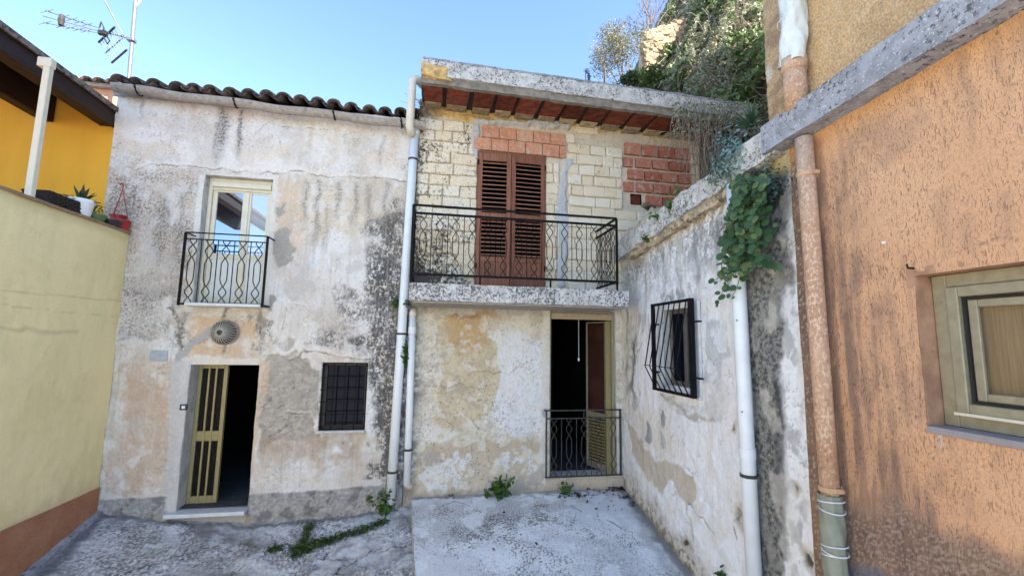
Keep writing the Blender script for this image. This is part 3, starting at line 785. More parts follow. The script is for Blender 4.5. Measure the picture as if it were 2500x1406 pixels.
bl = MB().box((DOOR[0]-.07, FY-.022, 1.255), (DOOR[0]+.015, FY+.005, 1.33)); b_ = bl.build('doorbell', M['iron_grey'], house, bevel=.004)
MB().box((DOOR[0]-.045, FY-.028, 1.275), (DOOR[0]-.005, FY-.021, 1.312)).build('button', M['whiteplastic'], b_, bevel=.002)
# --- balcony window with two glazed leaves and a blind box
wy = FY+.13; a, b, c, d = WIN_UP
fr = MB()
fr.box((a+.003, wy-.02, c), (a+.05, wy+.07, d-.003)); fr.box((b-.05, wy-.02, c), (b-.003, wy+.07, d-.003)); fr.box((a+.05, wy-.02, d-.06), (b-.05, wy+.07, d-.003))
bw = fr.build('balcony_window', M['alu_white'], house, bevel=.004)
MB().box((a+.05, wy-.05, d-.13), (b-.05, wy+.02, d-.06)).build('blind_box', M['alu_white'], bw, bevel=.006)
MB().box((a+.05, wy-.01, d-.165), (b-.05, wy+.01, d-.13)).build('blind_end', M['alu_white'], bw, bevel=.004)
xm = (a+b)/2+.06
for (l0, l1, ang) in ((a+.052, xm, 0), (xm+.002, b-.052, 0)):
    lf = MB(); s_ = .055
    lf.box((l0, wy+.012, c+.02), (l0+s_, wy+.055, d-.13)); lf.box((l1-s_, wy+.012, c+.02), (l1, wy+.055, d-.13))
    lf.box((l0+s_, wy+.014, d-.19), (l1-s_, wy+.053, d-.13)); lf.box((l0+s_, wy+.014, c+.62), (l1-s_, wy+.053, c+.70)); lf.box((l0+s_, wy+.014, c+.02), (l1-s_, wy+.053, c+.10))
    lfo = lf.build('window_leaf', M['alu_white'], bw, bevel=.004)
    MB().box((l0+s_, wy+.028, c+.70), (l1-s_, wy+.034, d-.19)).build('pane', M['glass'] if l0 < xm else M['glass_curtain'], lfo)
    MB().box((l0+s_, wy+.026, c+.10), (l1-s_, wy+.040, c+.62)).build('lower_panel', M['white_panel'], lfo)
MB().box((xm-.025, wy-.002, c+.02), (xm+.03, wy+.012, d-.17)).build('meeting_strip', M['alu_white'], bw, bevel=.003)
# marble balcony sill
sl = MB(); sl.box((-3.09, FY-.27, 2.585), (-2.20, FY+.29, 2.625)); sl.build('balcony_slab', M['marble'], house, bevel=.006)

# --- railings with wavy bar pairs
PROF = [(0, .42), (.03, .42), (.055, .18), (.085, .03), (.115, .20), (.15, .46), (.175, .5), (.20, .46), (.28, .03), (.345, .36), (.37, .45), (.62, .45), (.655, .36), (.735, .03), (.80, .44), (.825, .5), (.85, .44), (.91, .03), (.94, .18), (.965, .40), (1, .42)]
def wavy_mesh(name, h, w, r=.0055):
    mb = MB()
    for s in (-1, 1): mb.tube([(s*w*k, s*.0045, h*(1-t)) for t, k in PROF], r, 5)
    me = mb.mesh(name); me.polygons.foreach_set('use_smooth', [True]*len(me.polygons)); return me
def straight_mesh(name, h, r=.005):
    return MB().tube([(0, 0, 0), (0, 0, h)], r, 6).mesh(name)
def rail_run(parent, p0, p1, z0, z1, nw, wavy, straight, mat_, start_bar=False):
    """wavy pairs with straight bars between, from p0 to p1 (x,y)"""
    p0 = Vector((p0[0], p0[1], 0)); p1 = Vector((p1[0], p1[1], 0)); d = p1-p0; ang = math.atan2(d.y, d.x)
    for k in range(nw):
        q = p0+d*((k+.5)/nw)
        inst('wavy_baluster', wavy, parent, Matrix.Translation((q.x, q.y, z0)) @ Matrix.Rotation(ang, 4, 'Z'))
        if k < nw-1:
            q = p0+d*((k+1)/nw)
            inst('baluster', straight, parent, Matrix.Translation((q.x, q.y, z0)))
ry = FY-.245; rx0, rx1 = -3.165, -2.185; rz0, rz1 = 2.60, 3.53
rl = MB()
rl.bar((rx0, ry, rz1), (rx1, ry, rz1), .03, .012); rl.bar((rx0, ry, rz1-.085), (rx1, ry, rz1-.085), .014, .014); rl.bar((rx0, ry, rz0+.01), (rx1, ry, rz0+.01), .022, .016)
for x in (rx0, rx1):
    rl.bar((x, ry, rz0-.015), (x, ry, rz1-.006), .026, .026); rl.bar((x, ry+.013, rz1), (x, FY, rz1), .02, .012); rl.bar((x, ry+.013, rz0+.01), (x, FY, rz0+.01), .022, .022)
RL = rl.build('balcony_railing', M['iron'], house)
RL['label'] = 'small black iron balcony railing with wavy bars'
hh = rz1-.092-(rz0+.018)
me_w = wavy_mesh('wavy_baluster', hh, .085, .0065); me_w.materials.append(M['iron']); me_s = straight_mesh('baluster', hh, .0065); me_s.materials.append(M['iron'])
rail_run(RL, (rx0, ry), (rx1, ry), rz0+.018, rz1-.09, 5, me_w, me_s, M['iron'])
# --- barred window
a, b, c, d = WIN_LO; wy = FY+.14
fr = MB(); fr.box((a+.002, wy, c), (a+.045, wy+.06, d-.002)); fr.box((b-.045, wy, c), (b-.002, wy+.06, d-.002)); fr.box((a+.045, wy, d-.045), (b-.045, wy+.06, d-.002)); fr.box((a+.045, wy, c), (b-.045, wy+.06, c+.045))
lw = fr.build('barred_window', M['alu_dark'], house, bevel=.004)
MB().box((a+.045, wy+.03, c+.045), (b-.045, wy+.036, d-.045)).build('pane', M['glass_dark'], lw)
MB().box((a-.03, FY-.02, c-.035), (b+.01, FY+.13, c+.002)).build('sill', M['jamb'], lw, bevel=.006)
gr = MB(); gy = FY+.03
gr.bar((a+.012, gy, c+.01), (a+.012, gy, d-.01), .018, .018); gr.bar((b-.012, gy, c+.01), (b-.012, gy, d-.01), .018, .018)
gr.bar((a+.012, gy+.001, c+.012), (b-.012, gy+.001, c+.012), .016, .014); gr.bar((a+.012, gy+.001, d-.012), (b-.012, gy+.001, d-.012), .016, .014)
GR = gr.build('window_grille', M['iron'], house)
for k in range(1, 4):
    x = a+(b-a)*k/4; MB().bar((x, gy, c-.005), (x, gy, d), .014, .014, (0, 1, 0)).build('vertical_bar', M['iron'], GR)
for k in range(6):
    z = c+.05+(d-c-.09)*k/5; MB().bar((a-.012, gy-.013, z), (b+.008, gy-.013, z), .014, .012).build('cross_bar', M['iron'], GR)

# --- roof of round clay tiles, gutter
RZ0 = 5.50; RSL = math.tan(math.radians(17))
def eave_z(x): return 5.585-.012*(x+4.2)+.012*math.sin(x*2.1)
def coppo(name, L, r0, r1, t=.016, n=9, up=1):
    mb = MB(); rows = []
    for (yy, r) in ((0, r0), (L, r1)):
        for rr in (r, r-t):
            rows.append([(-rr*math.cos(math.pi*k/(n-1)), yy, up*(rr*.82*math.sin(math.pi*k/(n-1)))) for k in range(n)])
    for rw in rows: mb.v += rw
    for k in range(n-1):
        o0, i0, o1, i1 = k, n+k, 2*n+k, 3*n+k
        mb.f += [(o0, o0+1, o1+1, o1), (i0, i1, i1+1, i0+1), (o0, i0, i0+1, o0+1), (o1, o1+1, i1+1, i1)]
    mb.f += [(0, 2*n, 3*n, n), (n-1, 2*n-1, 4*n-1, 3*n-1)]
    return mb.mesh(name)
rf = MB(); 
rf.box((HX0-.05, FY-.02, 0), (HX1+.05, 10.8, .06))
rfo = rf.build('roof', M['gutter'], house)
for vtx in rfo.data.vertices: vtx.co.z += 5.40+(vtx.co.y-FY)*RSL
tc = coppo('roof_tile', .44, .100, .080); tc.materials.append(M['tile'])
tv = coppo('channel_tile', .44, .075, .09, up=-1); tv.materials.append(M['tile'])
for me in (tc, tv): me.polygons.foreach_set('use_smooth', [True]*len(me.polygons))
rnd = random.Random(5)
NT = 18
for i in range(NT):
    x = HX0+.03+(HX1-HX0-.05)*i/(NT-1)
    for j in range(7):
        jx = rnd.uniform(-.02, .02); jy = rnd.uniform(-.035, .035); ja = rnd.uniform(-.06, .06); jz = rnd.uniform(0, .02)
        y = FY-.10+j*.36+jy
        z = eave_z(x)+.012+(y-FY)*RSL+jz
        inst('roof_tile', tc, rfo, Matrix.Translation((x+jx, y, z)) @ Matrix.Rotation(ja, 4, 'Z') @ Matrix.Rotation(math.atan(RSL)-.03+rnd.uniform(-.02, .03), 4, 'X') @ Matrix.Rotation(rnd.uniform(-.12, .12), 4, 'Y'))
        if i < NT-1:
            xc = x+(HX1-HX0-.05)/(NT-1)/2
            inst('channel_tile', tv, rfo, Matrix.Translation((xc+jx*.5, y+.02, z+.055-jz)) @ Matrix.Rotation(math.atan(RSL)-.03, 4, 'X'))
# gutter: half pipe of fibre cement, sagging a little
def half_gutter(name, p0, p1, r, material, parent, n=10, t=.014, seg=24):
    p0 = Vector(p0); p1 = Vector(p1); mb = MB(); ring = []
    for rr in (r, r-t): ring += [(math.cos(math.pi+math.pi*k/n)*rr, math.sin(math.pi+math.pi*k/n)*rr) for k in range(n+1)]
    m = n+1
    for i in range(seg+1):
        c = p0+(p1-p0)*i/seg; c.z += .012*math.sin(i*.9)-.01*math.sin(math.pi*i/seg); c.y += .006*math.sin(i*1.7)
        for (yy, zz) in ring: mb.v.append((c.x, c.y+yy, c.z+zz))
    w = 2*m
    for i in range(seg):
        for k in range(n):
            for o in (0, m): mb.f.append((i*w+o+k, i*w+o+k+1, (i+1)*w+o+k+1, (i+1)*w+o+k))
        for k in (0, n): mb.f.append((i*w+k, i*w+m+k, (i+1)*w+m+k, (i+1)*w+k))
    for i in (0, seg):
        for k in range(n): mb.f.append((i*w+k, i*w+k+1, i*w+m+k+1, i*w+m+k))
    return mb.build(name, material, parent, smooth=False)
ga = onY(280, 205, FY-.16); gb = onY(1040, 300, FY-.16)
G = half_gutter('gutter', (ga.x, FY-.16, ga.z-.025), (gb.x, FY-.16, gb.z-.035), .085, M['gutter'], house)
for px_ in (335, 558, 800, 975):
    t_ = (px_-280)/760; gx = ga.x+(gb.x-ga.x)*t_; gz = ga.z-.025+(gb.z-.01-ga.z)*t_
    mb = MB(); ring = [(gx, FY-.16+.093*math.cos(math.pi+math.pi*k/8), gz+.093*math.sin(math.pi+math.pi*k/8)) for k in range(9)]
    mb.tube([(gx-.10, FY-.30, gz+.06)]+ring[:1]+ring[1:]+[(gx+.01, FY-.02, gz+.09)], .008, 5)
    mb.tube([(gx-.02, FY-.245, gz-.01), (gx+.03, FY-.22, gz-.12)], .007, 5)
    mb.build('gutter_bracket', M['iron'], G)

# --- wall lamp, plaque
lp = onY(552, 812, FY)
lamp = thing('wall_lamp', 'round ribbed bulkhead lamp on the wall above the front door', 'lamp', (lp.x, FY, lp.z))
mt = Matrix.Translation((lp.x, FY, lp.z)) @ Matrix.Rotation(math.pi/2, 4, 'X')
MB().lathe([(.001, .0), (.15, 0), (.165, .02), (.16, .045), (.145, .05)], 36, mt).build('lamp_base', M['gutter'], lamp, smooth=True)
mb = MB(); prof = [(.15, .045), (.148, .085), (.13, .125), (.095, .155), (.05, .172), (.001, .178)]
base = len(mb.v); n_ = 96
for (r, z) in prof:
    for k in range(n_):
        a = 2*math.pi*k/n_; e = .026 if (k//2) % 2 else 0
        q = mt @ Vector(((r)*math.cos(a), r*math.sin(a), z-e*(r/.15))); mb.v.append(tuple(q))
for i in range(len(prof)-1):
    for k in range(n_):
        a = i*n_+k; b = i*n_+(k+1) % n_; mb.f.append((a, b, b+n_, a+n_))
M['lampglass'] = m_plain('dark_ribbed_glass', (.10, .092, .075), .45, .35, 0, .3, 30, 0)  # dome coloured dark, as the shade between the ribs
mb.build('diffuser', M['lampglass'], lamp)
M['lampfin'] = m_plain('pale_lamp_ribs', (.42, .40, .34), .6, .3)  # pale ribs of the diffuser: their light side put into the colour
gd = MB()
for k in range(26):
    a_ = 2*math.pi*k/26; gd.tube([tuple(mt @ Vector((r_*math.cos(a_), r_*math.sin(a_), z_))) for r_, z_ in ((.152, .05), (.15, .10), (.132, .142), (.095, .172), (.035, .19))], .0058, 4)
gd.build('lamp_ribs', M['lampfin'], lamp)['kind'] = 'stuff'
pq = onY(390, 868, FY)
tag(MB().box((pq.x-.10, FY-.024, pq.z-.068), (pq.x+.10, FY-.004, pq.z+.068)).build('wall_plaque', M['greymarble'], None, bevel=.004), 'blank grey marble plaque on the plaster left of the front door', 'plaque')

# ================================================================== STONE HOUSE (right of the pipe)
sh = thing('stone_house', 'house with bare tuff block upper wall, brown shutters and concrete balcony', 'house', (1.5, FY, 0))
SY = FY-.025
D2 = (1.75, 2.80, .245, 2.68); SHUT = (.60, 1.68, 2.93, 5.10)
def sq(px, py):
    a = onY(px, py, SY); return a.x, a.z
u, v, Fq = grid(-.30, 2.92, -.25, 3.0, .011)
p = Paint(u, v, (.60, .55, .45), sq, 33)
p.mix(sstep(.4, .65, p.n(1.2, 1.2, 4, 1)), (.64, .61, .54), .7)
p.mix(sstep(.5, .7, p.n(2.5, 2.5, 4, 2)), (.52, .45, .33), .6)
wht = p.poly([(1190, 800), (1340, 830), (1335, 1060), (1260, 1070), (1190, 1030), (1225, 920)], .07, .25)
p.mix(wht, (.66, .66, .655), .9, .004)
ochre = p.poly([(1060, 780), (1150, 765), (1185, 800), (1215, 850), (1226, 905), (1214, 960), (1195, 1000), (1170, 1030), (1100, 1040), (1055, 1030), (1060, 950), (1090, 900)], .02, .14)
p.mix(ochre, (.52, .42, .26), .85, .004)
p.mix(ochre*sstep(.45, .6, p.n(3.5, 3.5, 5, 3)), (.58, .50, .36), .7)
p.mix(p.blob(1150, 800, .25, .22, .4, .25), (.47, .29, .12), .7)
p.mix(p.blob(1175, 770, .30, .07, .5, .2), (.42, .22, .08), .7)
p.mix(p.blob(1120, 770, .3, .05, .5, .2), (.2, .17, .13), .5)
# lower bands
p.mix(p.poly([(1005, 1085), (1160, 1065), (1330, 1075), (1335, 1190), (1005, 1225)], .06, .25), (.47, .40, .29), .75)
p.mix(p.poly([(1010, 1080), (1180, 1072), (1310, 1080), (1310, 1110), (1010, 1112)], .05, .2), (.43, .33, .23), .5)
for (a, b, rx, ry) in ((1100, 1140, .14, .18), (1232, 1122, .16, .10), (1150, 1125, .10, .09), (1290, 1130, .12, .09), (1060, 1170, .12, .10), (1180, 1205, .12, .08)):
    p.mix(p.blob(a, b, rx, ry, .15, .22), (.62, .62, .60), .85, .005)
for (a, b, rx, ry) in ((1060, 1130, .14, .12), (1270, 1185, .12, .10), (1320, 1185, .12, .14), (1200, 1190, .1, .08)):
    p.mix(p.blob(a, b, rx, ry, .2, .2), (.33, .31, .28), .7, -.006)
p.mix(p.curls(13, .05, 60), (.26, .22, .16), .75, -.005)
p.mix(p.curls(20, .05, 64, 2.0, .5, .6), (.20, .17, .13), .7, -.004)
p.mix(p.curls(17, .06, 68, 1.6, .42, .56)*wht, (.34, .32, .29), .7, -.004)
p.mix(sstep(.60, .70, p.n(3.2, 3.2, 5, 7))*(1-wht), (.44, .37, .26), .6, -.004)
p.mix(sstep(.60, .68, p.n(4.5, 4.5, 5, 8)), (.66, .62, .54), .6, .003)
p.mix(sstep(.68, .74, p.n(30, 30, 3, 9))*sstep(.45, .6, p.n(1.5, 1.5, 3, 10)), (.18, .16, .13), .6)
p.mix(p.blob(1060, 880, .25, .5, .6, .4)*sstep(.5, .66, p.n(7, 7, 5, 11)), (.30, .26, .20), .55)
p.mix(p.blob(1150, 990, .5, .2, .6, .4)*sstep(.5, .66, p.n(7, 7, 5, 16)), (.36, .31, .24), .5)
# craquelure
cell = np.abs(p.n(9, 9, 3, 12)-.5); p.mix(sstep(.012, .003, cell)*p.blob(1100, 810, .5, .35, .5, .2), (.28, .24, .18), .8, -.006)
cell = np.abs(p.n(6, 6, 3, 13)-.5); p.mix(sstep(.008, .002, cell), (.30, .26, .2), .6, -.005)
for L_ in ([(1165, 905), (1225, 910)], [(1040, 945), (1110, 940), (1180, 948)], [(1090, 1030), (1110, 1045), (1100, 1060)], [(1150, 1020), (1170, 1045), (1190, 1050)]):
    p.mix(p.line(L_, .005, .06), (.2, .17, .13), .8, -.006)
# grime down the left edge; darker band under the slab
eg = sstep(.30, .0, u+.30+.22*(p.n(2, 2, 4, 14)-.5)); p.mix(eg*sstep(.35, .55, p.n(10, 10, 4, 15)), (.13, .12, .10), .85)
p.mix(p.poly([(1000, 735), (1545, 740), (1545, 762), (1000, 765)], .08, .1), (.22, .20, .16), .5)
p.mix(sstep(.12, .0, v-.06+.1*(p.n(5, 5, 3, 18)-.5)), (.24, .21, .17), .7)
p.mix(p.poly([(1325, 740), (1345, 740), (1333, 1180), (1315, 1180)], .01, .04), (.62, .58, .50), .7, .004)
p.mix(p.blob(1325, 1005, .05, .07, .2, .05), (.36, .34, .31), .9, .006); p.mix(p.blob(1312, 1162, .12, .13, .2, .08), (.40, .37, .31), .9, .008)
p.mix(p.poly([(1335, 1165), (1530, 1160), (1530, 1200), (1330, 1205)], .01, .05), (.42, .345, .25), .7)
p.h += (p.n(2.2, 2.2, 4, 50)-.5)*.04 + (p.n(8, 8, 4, 51)-.5)*.016 + (p.n(34, 34, 3, 52)-.5)*.006
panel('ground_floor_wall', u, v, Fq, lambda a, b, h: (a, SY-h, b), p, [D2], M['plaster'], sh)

# upper wall: mortar bed with each block and brick on its own
TC = (.53, 2.0, 5.10, 5.53); TR = (2.96, 4.17, 4.40, 5.46); CEM = (1.90, 2.04)
u, v, Fq = grid(-.30, 4.75, 2.9, 5.82, .014)
p = Paint(u, v, (.58, .51, .40), sq, 44)
p.mix(sstep(.45, .6, p.n(6, 6, 4, 1)), (.50, .44, .35), .5)
band = p.poly([(1000, 200), (1800, 200), (1800, 345), (1680, 345), (1580, 330), (1480, 325), (1400, 318), (1250, 303), (1160, 300), (1010, 272)], .015, .16)
p.mix(band, (.54, .36, .13), .95, .030)
p.mix(band*sstep(.45, .62, p.n(4, 7, 5, 2)), (.38, .24, .085), .8)
p.mix(band*sstep(.58, .68, p.n(9, 9, 4, 3)), (.62, .50, .28), .6)
p.h += band*(p.n(9, 9, 5, 5)-.5)*.06
cemm = p.poly([(1378, 385), (1400, 385), (1385, 430), (1382, 500), (1392, 560), (1384, 640), (1378, 700), (1362, 700), (1364, 600), (1358, 520), (1368, 440)], .015, .12)
p.mix(cemm, (.46, .47, .48), .95, .040)
cem2 = np.maximum(p.poly([(1150, 300), (1172, 290), (1170, 340), (1172, 385), (1160, 385), (1150, 350)], .01, .08), p.poly([(1165, 292), (1390, 300), (1392, 316), (1165, 302)], .01, .10))
p.mix(cem2, (.45, .44, .42), .95, .042)
p.mix(sstep(.35, 0, u+.3+.3*(p.n(2, 2, 4, 9)-.5))*sstep(.4, .55, p.n(14, 14, 4, 10)), (.10, .095, .085), .85)
p.h += (p.n(18, 18, 4, 6)-.5)*.02
UW = panel('upper_wall', u, v, Fq, lambda a, b, h: (a, FY+.012-h, b), p, [SHUT, (3.10, 3.30, 4.42, 4.60)], M['plaster'], sh)

rnd = random.Random(11)
def block_mesh(name, L, h, dpt, jit=.006, bev=.010):
    mb = MB().box((-L/2, -dpt/2, -h/2), (L/2, dpt/2, h/2))
    mb.v = [(x+rnd.uniform(-jit, jit), y+rnd.uniform(-.002, .002), z+rnd.uniform(-jit, jit)) for x, y, z in mb.v]
    return mb.mesh(name, bevel=bev)
CH = .172; z = 2.95; row = 0
def clear(x0, x1, z0, z1):
    """pieces of [x0,x1] left over beside openings and patches"""
    segs = [(x0, x1)]
    for (a, b, c, d) in (SHUT, TC, (CEM[0], CEM[1], 2.9, 5.05), TR):
        if z1 <= c+.06 or z0 >= d-.06: continue
        out = []
        for (s, e) in segs:
            if e <= a or s >= b: out.append((s, e)); continue
            if s < a: out.append((s, a))
            if e > b: out.append((b, e))
        segs = out
    return segs
while z+CH*.6 < 5.66:
    x = -.29-(.18 if row % 2 else 0)-rnd.uniform(0, .08)
    zt_ = z+CH
    while x < 4.7:
        L = rnd.choice((.26, .31, .35, .38, .42, .20))
        for (s, e) in clear(max(x, -.29), min(x+L, 4.7), z, zt_):
            if e-s < .05: continue
            if zt_ > 5.57+.05*math.sin(s*2): continue
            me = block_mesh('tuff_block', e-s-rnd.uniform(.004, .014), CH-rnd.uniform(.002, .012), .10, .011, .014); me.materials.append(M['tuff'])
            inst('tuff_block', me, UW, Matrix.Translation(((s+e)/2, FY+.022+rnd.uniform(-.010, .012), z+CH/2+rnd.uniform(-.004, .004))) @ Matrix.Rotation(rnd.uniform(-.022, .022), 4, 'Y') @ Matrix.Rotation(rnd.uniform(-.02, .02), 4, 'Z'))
        x += L
    z += CH; row += 1
b1 = onY(1432, 318, FY)
me = block_mesh('tuff_block', .36, .15, .10); me.materials.append(M['tuff']); inst('tuff_block', me, UW, Matrix.Translation((b1.x, FY+.016, b1.z)))
# ribbed hollow clay bricks: each with fine ridges
def clay_mesh(name, L, h, dpt, ribs, ribd=.003, vertical=False):
    mb = MB(); n = ribs*2
    prof = []
    for k in range(n+1):
        t = -h/2+h*k/n; prof.append((t, -dpt/2+(ribd if (k % 2) else 0)))
    for sx in (-L/2, L/2):
        for (t, y) in prof: mb.v.append((sx, y, t))
    m = n+1
    for k in range(n): mb.f.append((k, k+1, m+k+1, m+k))
    b = len(mb.v); mb.v += [(-L/2, dpt/2, -h/2), (-L/2, dpt/2, h/2), (L/2, dpt/2, -h/2), (L/2, dpt/2, h/2)]
    mb.f += [(b, b+1, b+3, b+2), (0, m, b+2, b), (n, b+1, b+3, m+n), tuple(list(range(0, m))+[b+1, b]), tuple(list(range(m, 2*m))+[b+3, b+2])]
    return mb.mesh(name)
cm = {}
def clay(L, h, mat_, ribs):
    k = (round(L, 2), round(h, 2), mat_, ribs)
    if k not in cm:
        cm[k] = clay_mesh('clay_brick', L, h, .08, ribs); cm[k].materials.append(M[mat_])
    return cm[k]
# two courses over the shutters
for (r_, zc) in ((0, 5.205), (1, 5.405)):
    x = TC[0]+(0 if r_ == 0 else .12)
    while x < TC[1]-.05:
        L = min(.272, TC[1]-x)
        if L > .06: inst('clay_brick', clay(L-.012, .188, 'terra', 3), UW, Matrix.Translation((x+L/2, FY+.0+rnd.uniform(-.004, .004), zc-.012*(x-.5))) @ Matrix.Rotation(.008, 4, 'Y'))
        x += L
# red infill further right, with broken ones
z = 4.41; r_ = 0
while z < 5.44:
    x = TR[0]+.02+(.0, .14, .05, .19)[r_ % 4]+.06*(r_ < 2); hh_ = .185 if z+.2 < 5.44 else 5.46-z
    x0_ = x
    if x-TR[0] > .12:
        inst('clay_brick', clay(x-TR[0]-.06, hh_-.03, 'terra_red', 7), UW, Matrix.Translation(((x+TR[0])/2-.01, FY-.004, z+.09)))
    while x < TR[1]-.06:
        L = min(.30, TR[1]-x)
        if not (r_ == 0 and x < 3.32):
            inst('clay_brick', clay(L-.036, hh_-.03, 'terra_red', 7), UW, Matrix.Translation((x+L/2, FY-.002+rnd.uniform(-.006, .004), z+hh_/2)) @ Matrix.Rotation(rnd.uniform(-.015, .015), 4, 'Y'))
        x += L
    z += .208; r_ += 1
MB().box((3.09, FY+.09, 4.40), (3.31, FY+.12, 4.62)).build('cavity', M['terra_dark'], UW)

# --- shutters
def shutter(x0, x1, ang, hinge):
    z0, z1 = 2.96, 5.06; w = x1-x0; st = .065; dpt = .042
    o = MB()
    o.box((0, 0, z0), (st, dpt, z1)); o.box((w-st, 0, z0), (w, dpt, z1))
    for (a, b) in ((z1-.12, z1), (4.02, 4.12), (3.37, 3.45), (z0, z0+.16)): o.box((st, .001, a), (w-st, dpt-.001, b))
    mt_ = Matrix.Translation((x0, FY-.035, 0)) if hinge == 'l' else Matrix.Translation((x0, FY-.035, 0))
    mt_ = mt_ @ (Matrix.Rotation(ang, 4, 'Z') if hinge == 'l' else Matrix.Translation((w, 0, 0)) @ Matrix.Rotation(ang, 4, 'Z') @ Matrix.Translation((-w, 0, 0)))
    o.v = [tuple(mt_ @ Vector(q)) for q in o.v]
    so = o.build('shutter', M['shutter'], sh, bevel=.004)
    pm = MB()
    nb_ = 6
    for k in range(nb_): pm.box((st+(w-2*st)*k/nb_+.002, .012+.002*(k % 2), z0+.16), (st+(w-2*st)*(k+1)/nb_-.002, .028, 3.37))
    pm.v = [tuple(mt_ @ Vector(q)) for q in pm.v]; pm.build('lower_panel', M['shutter'], so)
    me = MB().box((-(w-2*st)/2, -.023, -.0065), ((w-2*st)/2, .023, .0065)).mesh('slat', bevel=.002); me.materials.append(M['slatwood'])
    for (a, b, n) in ((4.12, z1-.12, 12), (3.45, 4.02, 9)):
        for k in range(n):
            zz = a+(b-a)*(k+.5)/n
            inst('slat', me, so, mt_ @ Matrix.Translation((w/2, dpt/2, zz)) @ Matrix.Rotation(math.radians(28), 4, 'X'))
    for zz in (3.3, 4.9):
        mb = MB().tube([(x0 if hinge == 'l' else x1, FY-.04, zz-.04), (x0 if hinge == 'l' else x1, FY-.04, zz+.04)], .011, 6)
        mb.build('hinge', M['iron'], so)
xm = 1.125
shutter(.615, xm-.004, math.radians(-1.5), 'l'); shutter(xm+.004, 1.665, math.radians(2.5), 'r')
fr = MB(); fr.box((SHUT[0]+.002, FY-.02, 2.95), (SHUT[0]+.028, FY+.12, 5.098)); fr.box((SHUT[1]-.026, FY-.02, 2.95), (SHUT[1]-.002, FY+.12, 5.098)); fr.box((SHUT[0]+.028, FY-.02, 5.068), (SHUT[1]-.026, FY+.12, 5.098))
fr.build('shutter_frame', M['shutter'], sh, bevel=.003)
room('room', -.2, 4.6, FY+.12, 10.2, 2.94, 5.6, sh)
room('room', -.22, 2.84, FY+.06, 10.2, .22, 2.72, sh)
mb = MB(); mb.box((-.30, FY+.04, -.7), (-.235, 10.3, 5.7)); mb.box((-.3, 10.25, -.7), (4.75, 10.35, 5.8)); mb.box((4.69, FY+.06, 2.9), (4.75, 10.3, 5.7)); mb.build('side_wall', M['jamb'], sh)

# --- roof slab with hollow brick soffit
M['bed0'] = m_plain('grey_cement_strip', (.24, .215, .18), .95, .1, 0, .3, 10, .5)
def slab_tilt(q): return (q.x, q.y, q.z-.020*(q.x+.27))
RSY0 = FY-.72
nbox('roof_slab', (-.27, RSY0, 5.80), (4.9, 10.4, 6.02), .09, .012, M['lichen'], sh, warp=slab_tilt, seed=2)
nbox('roof_screed', (-.25, RSY0+.015, 6.03), (4.9, 10.3, 6.06), .08, .012, M['beam'], sh, warp=slab_tilt, seed=8)
nbox('edge_beam', (-.26, RSY0+.035, 5.70), (4.8, RSY0+.11, 5.80), .06, .012, M['bed0'], sh, warp=slab_tilt, seed=12)
M['broken_tuff'] = m_plain('broken_tuff', (.56, .38, .16), .95, .1, 0, .35, 14, .6, bsc=40)
brk = nbox('broken_corner', (-.255, RSY0-.012, 5.765), (.15, RSY0+.06, 5.955), .03, .030, M['broken_tuff'], sh, warp=lambda q: (q.x, q.y-.006+.22*max(0, q.x-.02)+.12*max(0, q.z-5.90), q.z-.020*(q.x+.27)-.20*max(0, q.x+.12)*max(0, (q.z-5.8)*4)), sc=9, seed=21)
SF = MB().box((-.26, RSY0+.10, 5.745), (4.7, FY+.2, 5.755))
SFo = SF.build('soffit', M['vent'], sh)
for vtx in SFo.data.vertices: vtx.co.z -= .020*(vtx.co.x+.27)
x = -.235; k = 0; rnd = random.Random(3); M['bed'] = m_plain('soffit_bedding', (.34, .27, .17), .95, .1, 0, .35, 12, .5, .2)
ribm = {}
def soffit_mesh(w, L):
    key = (round(w, 2), round(L, 2))
    if key not in ribm:
        me = clay_mesh('soffit_brick', L, w, .05, 9, .006)
        me.transform(Matrix.Rotation(math.pi/2, 4, 'Z')); me.transform(Matrix.Rotation(-math.pi/2, 4, 'Y'))
        me.materials.append(M['terra_dark']); ribm[key] = me
    return ribm[key]
while x < 4.6:
    w = rnd.choice((.27, .29, .31)); L = .40
    gap = .045 if k % 1 == 0 else .02
    zz = 5.715-.020*(x+.27)
    y0_ = RSY0+.11
    me = soffit_mesh(w, L)
    # ribbed face down
    inst('soffit_brick', me, SFo, Matrix.Translation((x+w/2, y0_+L/2, zz+rnd.uniform(-.006, .006))) @ Matrix.Rotation(rnd.uniform(-.05, .05), 4, 'Z'))
    nb2 = MB().box((x+rnd.uniform(0, .02), y0_+L+.01, zz-.03), (x+w-rnd.uniform(0, .02), FY+.01, zz+.02)).mesh('bedding_stone', bevel=.012); nb2.materials.append(M['bed'])
    link('bedding_stone', nb2, None, SFo)
    x += w+gap+rnd.uniform(0, .03); k += 1

